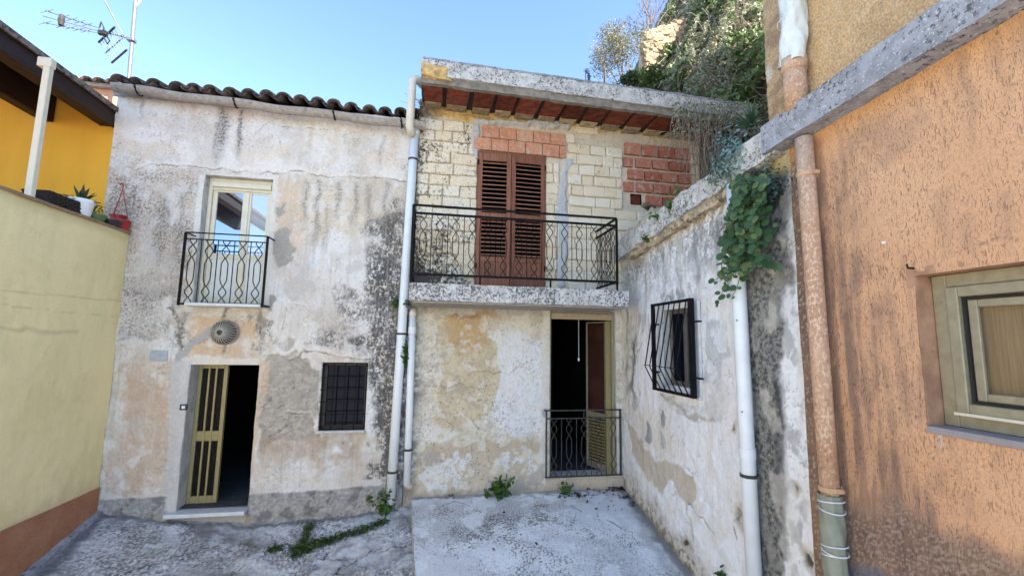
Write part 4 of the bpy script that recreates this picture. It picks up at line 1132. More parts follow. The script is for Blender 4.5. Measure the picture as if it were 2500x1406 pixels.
# --- balcony
BY = FY-.86
nbox('balcony_slab', (-.29, BY, 2.69), (2.64, FY, 2.91), .06, .007, M['slab'], sh, seed=5)
MB().box((-.24, BY+.04, 2.665), (2.60, FY, 2.686)).build('slab_soffit', M['gutter'], sh)
ry = BY+.06; rx0, rx1 = -.285, 2.50; rz0, rz1 = 3.03, 3.93
rl = MB()
rl.bar((rx0, ry, rz1), (rx1, ry, rz1), .036, .022); rl.bar((rx0, ry, rz1-.105), (rx1, ry, rz1-.105), .03, .026); rl.bar((rx0, ry, rz0), (rx1, ry, rz0), .03, .026)
for x in (rx0, rx1):
    rl.bar((x, ry+.018, rz1), (x, FY-.02, rz1), .034, .022); rl.bar((x, ry+.015, rz1-.105), (x, FY-.02, rz1-.105), .026, .024); rl.bar((x, ry+.015, rz0), (x, FY-.02, rz0), .028, .024)
    rl.bar((x, ry, rz0-.04), (x, ry, rz1-.012), .028, .028)
    rl.bar((x, ry, 2.90), (x, ry, rz0-.04), .022, .022)
for x in (.6, 1.55): rl.bar((x, ry, 2.90), (x, ry, rz0-.013), .02, .02)
RB = rl.build('balcony_railing', M['iron'], sh); RB['label'] = 'long black iron balcony railing in front of the brown shutters'
hh = rz1-.118-(rz0+.013)
me_w = wavy_mesh('wavy_baluster', hh, .088, .0058); me_w.materials.append(M['iron']); me_s = straight_mesh('baluster', hh, .0055); me_s.materials.append(M['iron'])
rail_run(RB, (rx0+.03, ry), (rx1-.02, ry), rz0+.013, rz1, 13, me_w, me_s, M['iron'])
for x in (rx0, rx1): rail_run(RB, (x, ry+.03), (x, FY-.03), rz0+.013, rz1, 4, me_w, me_s, M['iron'])

# --- ground floor door: blind box, frame, leaf folded in, low railing
a, b, c, d = D2
reveal('door_jamb', D2, SY+.012, FY+.30, M['jamb'], sh)
fr = MB(); wy = FY+.02
fr.box((a+.002, wy, c), (a+.035, wy+.07, d-.002)); fr.box((b-.04, wy, c), (b-.002, wy+.07, d-.002)); fr.box((a+.035, wy, d-.04), (b-.04, wy+.07, d-.002))
df = fr.build('door_frame', M['alu_bronze'], sh, bevel=.003)
MB().box((a+.035, wy-.01, d-.135), (b-.04, wy+.04, d-.042)).build('blind_box', m_plain('tan_blind', (.42, .33, .22), .6, .3), df, bevel=.006)
lf = MB(); ym = FY+.10; ang = math.radians(68)
mt_ = Matrix.Translation((b-.06, ym, 0)) @ Matrix.Rotation(-ang, 4, 'Z') @ Matrix.Rotation(math.pi, 4, 'Z')
w = .48
def addm(mb_, a_, b_): mb_.box(a_, b_, mt_)
addm(lf, (0, 0, c+.01), (.06, .045, d-.15)); addm(lf, (w-.022, 0, c+.01), (w, .045, d-.15))
for (s, e) in ((c+.01, c+.10), (c+.80, c+.86), (d-.17, d-.15)): addm(lf, (.06, .002, s), (w-.022, .043, e))
LF = lf.build('open_door', M['alu_bronze'], sh, bevel=.003)
mb = MB(); addm(mb, (.06, .018, c+.86), (w-.022, .024, d-.17)); mb.build('pane', m_plain('dark_red_panel', (.045, .018, .014), .7, .12, 0, .4, 3), LF)
for k in range(14):
    mb = MB(); zz = c+.12+k*.05; addm(mb, (.06, .012, zz), (w-.022, .030, zz+.030)); mb.build('louvre_slat', M['alu_gold'], LF)
mb = MB(); mb.box((b-.125, FY+.075, c), (b-.045, FY+.12, d-.15)); mb.build('blind_guide', M['alu_gold'], df)
mb = MB(); mb.tube([(2.30, FY+.25, 2.60), (2.30, FY+.25, 1.95)], .004, 5); cdo = mb.build('blind_cord', M['cord'], sh)
MB().lathe([(.001, 1.955), (.012, 1.95), (.016, 1.93), (.010, 1.905), (.001, 1.90)], 10, Matrix.Translation((2.30, FY+.25, 0))).build('pull_bob', M['cord'], cdo, smooth=True)
rz0, rz1 = .262, 1.20; rx0, rx1 = 1.70, 2.845; ry = FY-.06
rl = MB()
rl.bar((rx0-.03, ry, rz1), (rx1+.02, ry, rz1), .03, .018); rl.bar((rx0, ry, rz1-.115), (rx1, ry, rz1-.115), .014, .016); rl.bar((rx0, ry, rz0), (rx1, ry, rz0), .022, .016)
rl.bar((rx0, ry, rz0-.01), (rx0, ry, rz1-.01), .02, .02); rl.bar((rx1, ry, rz0-.01), (rx1, ry, rz1-.01), .026, .026); rl.bar(((rx0+rx1)/2, ry, rz1-.11), ((rx0+rx1)/2, ry, rz1-.008), .012, .012)
for x in (rx0-.02, rx1): rl.bar((x, ry, rz1), (x, FY, rz1), .02, .018)
for x in (rx0, rx1): rl.bar((x, ry+.01, rz0), (x, FY, rz0), .02, .016)
R2 = rl.build('door_railing', M['iron_grey'], sh); R2['label'] = 'low grey iron railing across the open ground floor door'
hh = rz1-.122-(rz0+.008)
me_w = wavy_mesh('wavy_baluster', hh, .088, .0062); me_w.materials.append(M['iron_grey']); me_s = straight_mesh('baluster', hh, .0062); me_s.materials.append(M['iron_grey'])
rail_run(R2, (rx0, ry), (rx1, ry), rz0+.008, rz1, 5, me_w, me_s, M['iron_grey'])

# ================================================================== WHITE ANNEX WALL (right)
an = thing('annex', 'low white plastered annex stained with black mould, with a caged window', 'building', (WX, 4.8, 0))
AW = (4.50, 5.20, 1.70, 2.62)
def wq(px, py):
    a_ = onX(px, py, WX); return a_.y, a_.z
def cop_bot(y): return np.where(y > 3.2, 3.80-.105*(y-3.2), 3.82+.05*(3.0-y))
u, v, Fq = grid(3.07, 6.50, -.75, 3.92, .0095)
p = Paint(u, v, (.62, .62, .625), wq, 55)
p.mix(sstep(.4, .65, p.n(1.1, 1.1, 4, 1)), (.65, .645, .645), .8)
vs1 = fbm(u*13, v*.8, 4, 71, .55, 0); p.mix(sstep(.50, .75, vs1), (.52, .47, .40), .5)
vs2 = fbm(u*20, v*1.2, 4, 72, .55, 0); p.mix(sstep(.52, .68, vs2), (.67, .68, .70), .7)
p.mix(p.poly([(1500, 640), (1560, 640), (1560, 830), (1540, 1000), (1500, 1050)], .10, .25), (.50, .46, .39), .6)
p.mix(p.poly([(1530, 1000), (1640, 1000), (1660, 1110), (1580, 1120)], .15, .3), (.58, .51, .41), .5)
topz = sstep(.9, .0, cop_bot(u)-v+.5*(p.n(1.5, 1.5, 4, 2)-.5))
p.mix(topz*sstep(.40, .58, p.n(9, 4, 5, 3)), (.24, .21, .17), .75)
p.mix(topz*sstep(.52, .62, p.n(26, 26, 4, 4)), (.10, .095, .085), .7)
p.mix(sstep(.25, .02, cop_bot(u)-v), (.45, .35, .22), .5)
# dirt veils
for (a, b, rx, ry, op) in ((1545, 880, .12, .45, .75), (1560, 800, .3, .22, .45), (1640, 705, .45, .10, .65), (1690, 620, .2, .25, .5), (1740, 560, .18, .4, .6), (1520, 830, .10, .5, .6), (1600, 640, .3, .2, .35), (1535, 1000, .1, .3, .4)):
    m_ = p.blob(a, b, rx, ry, .6, .3); p.mix(m_*sstep(.38, .58, p.n(11, 4, 5, 6)), (.16, .155, .15), op)
for (a, y0, y1, w, op) in ((1545, 830, 1020, .05, .9), (1530, 760, 980, .05, .6), (1620, 610, 760, .06, .4), (1655, 590, 720, .06, .4), (1700, 560, 740, .07, .45), (1575, 640, 800, .05, .4), (1800, 720, 1120, .03, .7), (1750, 540, 700, .06, .6)):
    p.mix(p.drip(a, y0, y1, w), (.11, .11, .11), op)
# black mould column beside the pipe
blk = p.poly([(1790, 430), (1905, 380), (1925, 520), (1935, 800), (1905, 920), (1900, 1100), (1915, 1250), (1905, 1420), (1855, 1420), (1840, 1150), (1825, 900), (1805, 700)], .05, .22)
p.mix(blk, (.12, .12, .108), .9)
p.mix(blk*sstep(.40, .60, fbm(u*19, v*19, 5, 208, .68)), (.045, .047, .043), .85)
p.mix(blk*sstep(.58, .68, fbm(u*34, v*34, 4, 209, .6)), (.30, .285, .24), .55)
p.mix(blk*sstep(.52, .68, fbm(u*2.2, v*1.4, 4, 210)), (.24, .235, .21), .5)
p.mix(p.poly([(1890, 930), (1912, 930), (1920, 1100), (1918, 1300), (1895, 1300)], .05, .1), (.035, .035, .037), .8)
p.mix(p.blob(1870, 480, .25, .25, .5, .2), (.05, .05, .045), .7)
p.mix(p.poly([(1880, 380), (1930, 370), (1930, 420), (1880, 440)], .05, .1), (.36, .27, .10), .7)
p.mix(p.poly([(1915, 700), (1935, 700), (1985, 1400), (1930, 1420), (1920, 1100)], .04, .12), (.64, .645, .65), .8, .004)
p.mix(p.poly([(1915, 700), (1940, 700), (1985, 1400), (1930, 1420), (1920, 1100)], .04, .12)*sstep(.5, .64, p.n(6, 4, 5, 10)), (.22, .22, .22), .6)
# greyish repair collar round the window
p.mix(p.poly([(1728, 780), (1770, 790), (1785, 860), (1790, 980), (1760, 1030), (1690, 1030), (1625, 985), (1610, 960), (1720, 1000)], .015, .12), (.42, .43, .43), .85, .006)
p.mix(p.poly([(1728, 780), (1770, 790), (1785, 860), (1790, 980), (1760, 1030), (1690, 1030), (1625, 985), (1610, 960), (1720, 1000)], .015, .12)*sstep(.5, .6, p.n(5, 5, 4, 12)), (.62, .63, .64), .7)
p.mix(p.line([(1612, 960), (1660, 995), (1705, 1022), (1740, 1020)], .03, .10, .4), (.36, .33, .28), .8, -.006)
p.mix(p.poly([(1765, 875), (1790, 870), (1795, 1080), (1765, 1085)], .02, .06), (.64, .61, .61), .8)
# bare beige undercoat and blue-white lower coat
bare = p.poly([(1525, 1020), (1560, 1060), (1590, 1120), (1640, 1130), (1690, 1160), (1700, 1210), (1670, 1230), (1640, 1160), (1615, 1205), (1585, 1180), (1545, 1110)], .018, .16)
p.mix(bare, (.43, .375, .30), .92, -.010)
lowc = p.poly([(1535, 1110), (1585, 1185), (1615, 1210), (1640, 1165), (1670, 1235), (1710, 1210), (1800, 1330), (1810, 1420), (1720, 1400), (1620, 1280), (1550, 1190)], .02, .16)
p.mix(lowc, (.64, .66, .69), .9, .004)
p.mix(lowc*sstep(.52, .64, p.n(4, 4, 5, 13)), (.55, .53, .48), .6)
p.mix(p.line([(1640, 1205), (1655, 1190), (1675, 1195), (1680, 1260), (1700, 1330)], .02, .07, .5), (.46, .42, .35), .8, -.006)
base = sstep(.42, .02, v-(.06-.208*(FY-u))+.30*(p.n(2.5, 2.5, 4, 14)-.5))
p.mix(base, (.34, .29, .225), .8, -.004); p.mix(base*sstep(.45, .58, p.n(10, 10, 5, 15)), (.15, .13, .10), .8); p.mix(base*sstep(.56, .64, p.n(7, 7, 4, 16)), (.56, .53, .47), .8, .006)
p.mix(sstep(.10, .0, v-(.06-.208*(FY-u))), (.12, .12, .06), .6)
for (a, b, rx, ry) in ((1585, 1060, .085, .13), (1620, 1035, .075, .085), (1619, 1080, .06, .09), (1617, 1013, .03, .04)):
    p.mix(p.blob(a, b, rx, ry, .15, .08), (.22, .235, .25), .92, .006)
for (a, b, rx, ry) in ((1675, 1322, .07, .06), (1945, 1195, .04, .07), (1975, 1375, .045, .07), (1805, 1260, .06, .12), (1792, 1040, .025, .025)):
    p.mix(p.blob(a, b, rx*1.5, ry*1.4, .3, .10), (.40, .36, .28), .8, -.006); p.mix(p.blob(a-3, b, rx*.7, ry*.6, .3, .08), (.06, .05, .04), .95, -.02)
for L_ in ([(1555, 870), (1562, 850), (1568, 838)], [(1620, 740), (1628, 718), (1640, 730)], [(1680, 1230), (1720, 1270), (1745, 1300)], [(1790, 1280), (1800, 1320)]):
    p.mix(p.line(L_, .006, .05), (.10, .09, .08), .85, -.008)
p.mix(p.curls(15, .05, 60, 1.4), (.26, .24, .21), .65, -.004)
p.mix(sstep(.58, .68, p.n(2.6, 1.6, 5, 21)), (.56, .53, .47), .4)
p.h += (p.n(2, 2, 4, 50)-.5)*.035 + (p.n(8, 8, 4, 51)-.5)*.014 + (p.n(34, 34, 3, 52)-.5)*.005
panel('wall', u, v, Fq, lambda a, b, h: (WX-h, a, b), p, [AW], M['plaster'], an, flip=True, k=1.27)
# window of the annex: white surround, dark leaf
a, b, c, d = AW
mb = MB(); t = .05
mb.box((WX+.005, a-.04, c-.04), (WX+.25, a, d+.04)); mb.box((WX+.005, b, c-.04), (WX+.25, b+.04, d+.04)); mb.box((WX+.005, a, d), (WX+.25, b, d+.04)); mb.box((WX+.005, a, c-.04), (WX+.25, b, c))
mb.build('window_jamb', M['jamb'], an)
sr = MB(); sr.box((WX-.035, a-.10, c-.07), (WX-.002, a-.005, d+.06)); sr.box((WX-.033, b+.005, c-.06), (WX-.002, b+.06, d+.05))
sr.box((WX-.05, a-.10, c-.10), (WX+.08, b+.06, c-.062))
sr.build('window_surround', M['marble'], an, bevel=.005)
fr = MB(); wx = WX+.08
fr.box((wx, a+.002, c), (wx+.05, a+.05, d-.002)); fr.box((wx, b-.05, c), (wx+.05, b-.002, d-.002)); fr.box((wx, a+.05, d-.05), (wx+.05, b-.05, d-.002)); fr.box((wx, a+.05, c), (wx+.05, b-.05, c+.05)); fr.box((wx-.004, (a+b)/2-.035, c+.05), (wx+.046, (a+b)/2+.035, d-.05))
aw = fr.build('window_frame', m_plain('grey_brown_aluminium', (.13, .12, .11), .5, .4, .2), an, bevel=.004)
MB().box((wx+.02, a+.05, c+.05), (wx+.026, b-.05, d-.05)).build('pane', M['glass_dark'], aw)
mb = MB(); mb.box((WX+.22, a-.3, c-.3), (WX+1.2, b+.3, d+.3))
# belly grille standing proud of the wall
gx = WX-.16; ga_, gb_ = 4.43, 5.28; gz0, gz1 = 1.62, 2.70
gm = MB()
fx = gx+.06
for y in (ga_, gb_): gm.box((fx-.004, y-.03, gz0), (fx+.004, y+.03, gz1)) if y == gb_ else gm.box((fx-.02, y-.004, gz0), (fx+.05, y+.004, gz1))
gm = MB()
gm.bar((fx, ga_, gz0), (fx, ga_, gz1), .05, .05, (0, 1, 0)); gm.bar((fx, gb_, gz0), (fx, gb_, gz1), .04, .04, (0, 1, 0))
gm.bar((fx, ga_+.025, gz1-.015), (fx, gb_-.02, gz1-.015), .035, .03); gm.bar((fx, ga_+.025, gz0+.015), (fx, gb_-.02, gz0+.015), .035, .03)
GG = gm.build('window_grille', M['iron'], an, bevel=0); GG['label'] = 'black iron cage grille with bellied bars over the annex window'
for z_ in (gz0+.22, gz1-.26):
    MB().bar((fx, ga_-.028, z_), (fx, ga_-.17, z_), .03, .018).build('wall_tie', M['iron'], GG)
    MB().bar((fx+.02, gb_+.01, z_), (WX, gb_+.01, z_), .02, .02).build('wall_tie', M['iron'], GG)
for k in range(7):
    y = ga_+(gb_-ga_)*(k+.6)/7.1
    MB().tube([(fx-.01, y, gz1-.01), (fx-.155, y, gz0+.30), (fx-.01, y, gz0+.01)], .0075, 6).build('grille_bar', M['iron'], GG)
MB().tube([(fx-.15, ga_+.02, gz0+.31), (fx-.15, gb_-.04, gz0+.31)], .005, 5).build('cross_wire', M['iron'], GG)
mb = MB()
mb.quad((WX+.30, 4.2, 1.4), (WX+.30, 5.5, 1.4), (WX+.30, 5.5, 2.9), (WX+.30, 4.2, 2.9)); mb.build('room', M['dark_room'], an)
# coping, ragged, climbing towards the viewer
def cop_warp(q): return (q.x, q.y, q.z+float(np.where(q.y > 3.2, 3.80-.105*(q.y-3.2), 3.80)))
CO = nbox('coping', (WX-.13, 3.12, 0.0), (WX+.25, 6.44, .25), .045, .030, M['lichen'], an, warp=cop_warp, sc=6, seed=31)
nbox('coping_bedding', (WX-.085, 3.5, -.09), (WX+.1, 6.0, .02), .03, .030, M['broken'] if 'broken' in M else m_plain('crumbling_mortar', (.42, .34, .24), .95, .1, 0, .4, 12, .6, dirt=((.08, .07, .06), 14, .52), bsc=30), an, warp=cop_warp, sc=7, seed=41)
mb = MB(); mb.box((WX+.1, 3.05, 3.0), (9.0, FY-.03, 3.55)); mb.build('flat_roof', M['beam'], an)
mb = MB(); mb.box((WX+.26, 3.06, 2.9), (9.0, 3.10, 3.0)); 

# ================================================================== ORANGE BUILDING (far right)
ob = thing('orange_building', 'tall orange rendered building on the right with a grey ledge and small window', 'building', (WX, 1, -.7))
OX = WX-.012
OW = (.6, 2.19, 1.745, 2.635)
def oq(px, py):
    a_ = onX(px, py, OX); return a_.y, a_.z
u, v, Fq = grid(-1.4, 3.07, -.75, 3.92, .0125)
p = Paint(u, v, (.64, .365, .205), oq, 66)
p.mix(sstep(.4, .65, p.n(1.2, 1.2, 3, 1)), (.67, .395, .23), .7)
strip = sstep(2.79, 2.86, u+.03*(p.n(3, 3, 3, 2)-.5))
p.mix(strip, (.17, .115, .085), .93)
p.mix(strip*sstep(.62, .68, p.n(40, 40, 3, 3)), (.50, .42, .34), .8)
dirt = p.poly([(1985, 330), (2060, 430), (2080, 560), (2110, 700), (2150, 800), (2180, 960), (2200, 1090), (2280, 1200), (2330, 1420), (1985, 1420)], .22, .45)
st = fbm(u*16, v*1.6, 4, 81, .55, 0)
p.mix(dirt, (.42, .25, .155), .5)
p.mix(dirt*sstep(.36, .66, st), (.27, .165, .115), .8)
p.mix(dirt*sstep(.5, .7, fbm(u*9, v*1.0, 4, 83, .55, 0)), (.20, .135, .105), .6)
p.mix(p.poly([(2200, 640), (2260, 640), (2270, 1050), (2180, 1060)], .12, .3)*sstep(.4, .7, st), (.42, .25, .16), .5)
dk = p.poly([(2060, 1220), (2150, 1225), (2240, 1245), (2330, 1300), (2440, 1345), (2560, 1380), (2560, 1500), (2040, 1500), (2040, 1260)], .10, .25)
p.mix(dk, (.17, .115, .09), .82)
sx_ = fbm(u*44-v*16, v*52, 4, 85, .6)
p.mix(dk*sstep(.52, .60, sx_+.12*(p.n(3, 3, 3, 86)-.5)), (.42, .32, .25), .65)
p.mix(p.poly([(2060, 1385), (2140, 1385), (2180, 1420), (2060, 1420)], .04, .1), (.14, .15, .19), .8)
p.mix(sstep(.30, .0, (cop_bot(u)+.02)-v+.1*(p.n(3, 3, 3, 4)-.5))*.8, (.60, .30, .12), .8)
p.mix(p.blob(2150, 340, .25, .12, .6, .2), (.36, .23, .16), .5)
for (a, y0, y1, w, op) in ((2440, 470, 640, .05, .35), (2300, 460, 640, .06, .3), (2360, 520, 650, .05, .3), (2290, 1040, 1090, .03, .0)):
    p.mix(p.drip(a, y0, y1, w), (.30, .19, .13), op)
p.mix(p.drip(2290, 1040, 1100, .02), (.60, .52, .48), .7)
for i_ in range(26):
    rr0 = random.Random(900+i_); xx = rr0.uniform(2020, 2500); yy = 320-(xx-2000)*.60
    p.mix(p.drip(xx, yy+10, yy+rr0.uniform(90, 330), rr0.uniform(.012, .035)), (.33, .20, .13), rr0.uniform(.12, .38))
for i_ in range(9):
    rr0 = random.Random(950+i_); xx = rr0.uniform(2280, 2500); p.mix(p.drip(xx, 1045+(xx-2265)*.18, 1140+rr0.uniform(0, 120), rr0.uniform(.01, .025)), (.36, .22, .15), rr0.uniform(.15, .4))
p.mix(p.line([(2320, 620), (2400, 595), (2450, 580), (2500, 590)], .0025, .02), (.30, .18, .12), .8, -.003)
p.h += (p.n(1.5, 1.5, 4, 50)-.5)*.02
panel('wall', u, v, Fq, lambda a, b, h: (OX-h, a, b), p, [OW], M['orange'], ob, flip=True)
u, v, Fq = grid(-1.4, 3.27, 3.95, 7.2, .02)
p = Paint(u, v, (.52, .35, .19), oq, 67)
p.mix(sstep(.38, .62, p.n(1.5, 1.0, 4, 1)), (.60, .40, .21), .9)
p.mix(sstep(.48, .66, p.n(1.8, .7, 4, 2)), (.33, .23, .14), .8)
p.mix(sstep(.5, .62, p.n(7, 7, 4, 3)), (.64, .46, .27), .5)
p.mix(p.blob(1880, 180, .05, .08, .3, .05), (.62, .55, .46), .9)
p.h += (p.n(7, 7, 4, 5)-.5)*.02+(p.n(30, 30, 3, 6)-.5)*.012
panel('upper_wall', u, v, Fq, lambda a, b, h: (OX-h, a, b), p, None, M['knobbly'], ob, flip=True)
M['oplain'] = m_plain('ochre_render', (.44, .28, .14), .92, .12, 0, .2, 3, .4)
mb = MB(); mb.box((OX+.03, -2.7, 7.2), (9.2, 3.27, 14.5)); mb.build('top_storeys', M['oplain'], ob)
mb = MB(); mb.box((OX+.04, 3.20, 3.6), (9.2, 3.268, 7.2)); mb.box((OX+.03, -2.7, -.72), (9.2, -1.4, 7.2)); mb.box((8.0, -1.4, -.72), (9.2, 3.2, 7.2)); mb.build('side_wall', M['oplain'], ob)
# ledge beam
def led(q): return (q.x, q.y, q.z+3.85+.045*(2.7-q.y))
nbox('ledge', (WX-.165, -1.3, 0), (WX+.05, 3.20, .235), .06, .010, M['beam'], ob, warp=led, sc=4, seed=61)
# window: render reveal, aluminium frame, brown blind behind
a, b, c, d = OW
mb = MB(); mb.box((OX+.004, b, c-.05), (OX+.30, b+.05, d+.05)); mb.box((OX+.004, a-.05, c-.05), (OX+.30, a, d+.05)); mb.box((OX+.004, a, d), (OX+.30, b, d+.05)); mb.box((OX+.004, a, c-.05), (OX+.30, b, c))
M['reveal_or'] = m_plain('dirty_orange_render', (.40, .23, .14), .9, .12, 0, .25, 8, .6, dirt=((.20, .12, .08), 12, .58), bsc=45)
mb.build('window_jamb', M['reveal_or'], ob)
MB().box((OX-.02, a, c-.035), (OX+.28, b-.003, c+.004)).build('sill', m_plain('grey_slate', (.30, .27, .27), .7, .3), ob, bevel=.004)
wx = OX+.115
def frame(y0, y1, z0, z1, t, x0, x1): 
    m = MB(); m.box((x0, y1-t, z0), (x1, y1, z1)); m.box((x0, y0, z0), (x1, y0+t, z1)); m.box((x0+.002, y0+t, z1-t), (x1-.002, y1-t, z1)); m.box((x0+.002, y0+t, z0), (x1-.002, y1-t, z0+t)); return m
WF = frame(a+.003, b-.003, c+.006, d-.003, .075, wx, wx+.06).build('window_frame', M['alu_bronze'], ob, bevel=.004)
sash = frame(a+.08, b-.08, c+.084, d-.08, .060, wx-.014, wx+.045).build('sash', M['alu_bronze'], WF, bevel=.005)
inner = frame(a+.145, b-.145, c+.149, d-.145, .012, wx+.012, wx+.03).build('gasket', M['rubber'], WF)
in2 = frame(a+.158, b-.158, c+.162, d-.158, .045, wx+.028, wx+.05).build('glazing_bead', M['alu_bronze'], WF, bevel=.004)
MB().box((wx-.030, a+.085, c+.075), (wx+.0, b-.075, c+.092)).build('drip_rail', M['alu_white'], WF, bevel=.002)
MB().box((wx+.045, a+.2, c+.2), (wx+.05, b-.2, d-.2)).build('pane', m_clear(), WF)
MB().box((wx+.085, a+.1, c+.1), (wx+.095, b-.1, d-.1)).build('blind', M['blind'], WF)
# small fixings on the wall
nl = onX(2160, 592, OX)
tag(MB().lathe([(.001, .02), (.008, .018), (.010, .0)], 10, Matrix.Translation((OX-.002, nl.y, nl.z)) @ Matrix.Rotation(-math.pi/2, 4, 'Y')).build('wall_plug', M['whiteplastic'], None, smooth=True), 'tiny white plastic wall plug in the orange render', 'wall plug')
nl = onX(2230, 655, OX)
tag(MB().tube([(OX+.01, nl.y, nl.z), (OX-.04, nl.y, nl.z), (OX-.045, nl.y+.002, nl.z+.025)], .006, 6).build('wall_hook', M['iron'], None), 'small black iron hook in the orange render above the window corner', 'hook')

# ================================================================== GREEN BOUNDARY WALL AND YELLOW HOUSE (left)
GT = 3.515
gw = thing('boundary_wall', 'pale yellow green boundary wall with a salmon base band on the left', 'wall', (GX, 4.5, 0))
def relief_wall(name, x, y0, y1, z0, z1, step, amp, material, parent, sc=1.2):
    u, v, Fq = grid(y0, y1, z0, z1, step)
    h = (fbm(u*sc, v*sc, 4, 91)-.5)*amp
    me = np_mesh(name, np.stack([x+h.ravel(), u.ravel(), v.ravel()], -1), Fq)
    return link(name, me, material, parent, smooth=True)
u, v, Fq = grid(-1.0, FY-.005, .33, GT, .018)
def gq(px, py):
    a_ = onX(px, py, GX); return a_.y, a_.z
p = Paint(u, v, (.87, .745, .41), gq, 91)
p.mix(sstep(.45, .65, p.n(.7, 1.4, 4, 1)), (.83, .70, .375), .6)
p.mix(sstep(.5, .72, fbm(u*6, v*.5, 4, 92, .55, 0)), (.74, .66, .36), .3)
for L_, w in (([(-400, 690), (0, 708), (120, 718), (230, 730), (320, 735)], .006), ([(0, 738), (40, 748), (180, 765), (310, 775)], .005), ([(60, 800), (120, 812), (190, 808)], .02), ([(0, 800), (60, 806)], .015)):
    p.mix(p.line(L_, w, .02, .9), (.55, .48, .26), .55, -.003)
p.mix(sstep(.16, .0, GT-v+.14*(p.n(3, 3, 3, 3)-.5)), (.55, .47, .24), .55)
p.mix(sstep(.22, .0, v-.33+.25*(p.n(3, 3, 4, 4)-.5)), (.60, .47, .26), .5)
p.mix(sstep(.62, .70, p.n(9, 9, 4, 5))*sstep(.5, .6, p.n(1.2, 1.2, 3, 6)), (.70, .62, .33), .3)
p.h += (p.n(1.2, 1.2, 4, 8)-.5)*.025+(p.n(12, 12, 3, 9)-.5)*.004
panel('wall_face', u, v, Fq, lambda a, b, h: (GX+h, a, b), p, None, M['green_attr'], gw)
relief_wall('base_band', GX+.022, -1.0, FY-.012, -.75, .335, .05, .012, M['salmon'], gw)
mb = MB(); mb.box((GX-.30, -1.0, -.72), (GX-.02, FY+.2, GT-.005)); mb.build('wall_core', M['green'], gw)
nbox('coping', (GX-.30, -1.0, GT-.003), (GX+.022, FY-.004, GT+.028), .12, .004, m_plain('brown_coping', (.28, .19, .115), .85, .2, 0, .2, 10, .3), gw, seed=70)
MB().box((GX+.0, -1, .325), (GX+.026, FY-.012, .338)).build('band_lip', M['salmon'], gw)

yh = thing('yellow_house', 'ochre yellow house wall under a dark timber veranda roof', 'house', (-5.5, FY, GT))
mb = MB(); mb.box((-9.0, FY+.10, GT-.2), (HX0-.004, FY+.35, 6.6))
mb.v = [(x, y, (5.03+(HX0-.02-x)*math.tan(math.radians(15))+.115) if z > 6 else z) for x, y, z in mb.v]
mb.build('wall', M['yellow'], yh, 0)
mb = MB(); mb.box((-9.0, -1.0, GT-.25), (GX-.31, FY+.35, GT-.04)); mb.build('veranda_floor', M['salmon'], yh)
# roof: eave along y, falling towards +x
EX = HX0-.02; EZ = 5.03; VS = math.tan(math.radians(15)); VY0, VY1 = .8, FY+.30
def vz(x): return EZ+(EX-x)*VS
def slope_box(x0, x1, y0, y1, z0, z1, material, name, parent, bevel=0):
    m = MB().box((x0, y0, z0), (x1, y1, z1)); m.v = [(x, y, z+vz(x)) for x, y, z in m.v]; return m.build(name, material, parent, bevel=bevel)
vr = slope_box(-9.0, EX+.0, VY0, VY1, .12, .145, M['roofboard'], 'veranda_roof', yh)
slope_box(-9.0, EX+.05, VY0-.04, VY1, .15, .215, M['tile'], 'roof_covering', vr)
fb = MB(); fb.box((EX-.035, VY0, EZ-.06), (EX+.012, FY+.09, EZ+.20)); fb.build('fascia', M['roofwood'], yh, bevel=.006)
for xx, hgt in ((EX-.14, .17), (-5.12, .36), (-6.35, .36)):
    mb = MB(); mb.box((xx-.075, VY0, vz(xx)-hgt+.10), (xx+.075, FY+.095, vz(xx)+.118)); mb.build('purlin', M['roofwood'], yh, bevel=.012)
for k in range(12):
    xx = EX-.12-k*.24
    MB().box((xx-.004, VY0, vz(xx)+.112), (xx+.004, FY+.09, vz(xx)+.1195)).build('board_joint', M['roofwood'], vr)
# cream post on the wall top, with a short bracket
po = thing('veranda_post', 'slim cream metal post standing on the green wall', 'post', (GX-.06, 5.02, GT))
mb = MB(); pz0, pz1 = GT+.025, 4.985
mb.box((GX-.035, 4.99, pz0), (GX+.025, 5.05, pz1)); mb.build('post', M['alu_white'], po, bevel=.006)
MB().box((GX-.09, 4.985, pz1-.085), (GX+.035, 5.055, pz1+.012)).build('post_head', M['alu_white'], po, bevel=.005)
po2 = thing('veranda_post', 'cream metal post under the near end of the veranda roof', 'post', (GX-.06, 1.0, GT))
MB().box((GX-.035, .97, pz0), (GX+.025, 1.03, pz1)).build('post', M['alu_white'], po2, bevel=.006)
# peach house end behind
ph = thing('peach_house', 'peach house corner with tiled verge behind the timber roof', 'house', (-6.2, 8.6, 0))
c0 = onY(200, 200, 8.6); c1 = onY(292, 245, 8.6)
mb = MB(); mb.box((-8.5, 8.6, 0), (c1.x, 11, c0.z-.10)); mb.build('wall', M['peach'], ph)
vt = MB(); vt.box((-8.6, 8.50, c0.z-.10), (c1.x+.02, 11, c0.z-.04)); vt.build('roof', M['gutter'], ph)
for k in range(14):
    inst('roof_tile', tc, ph, Matrix.Translation((c1.x-.05-k*.19, 8.42, c0.z-.06)) @ Matrix.Rotation(.2, 4, 'X'))

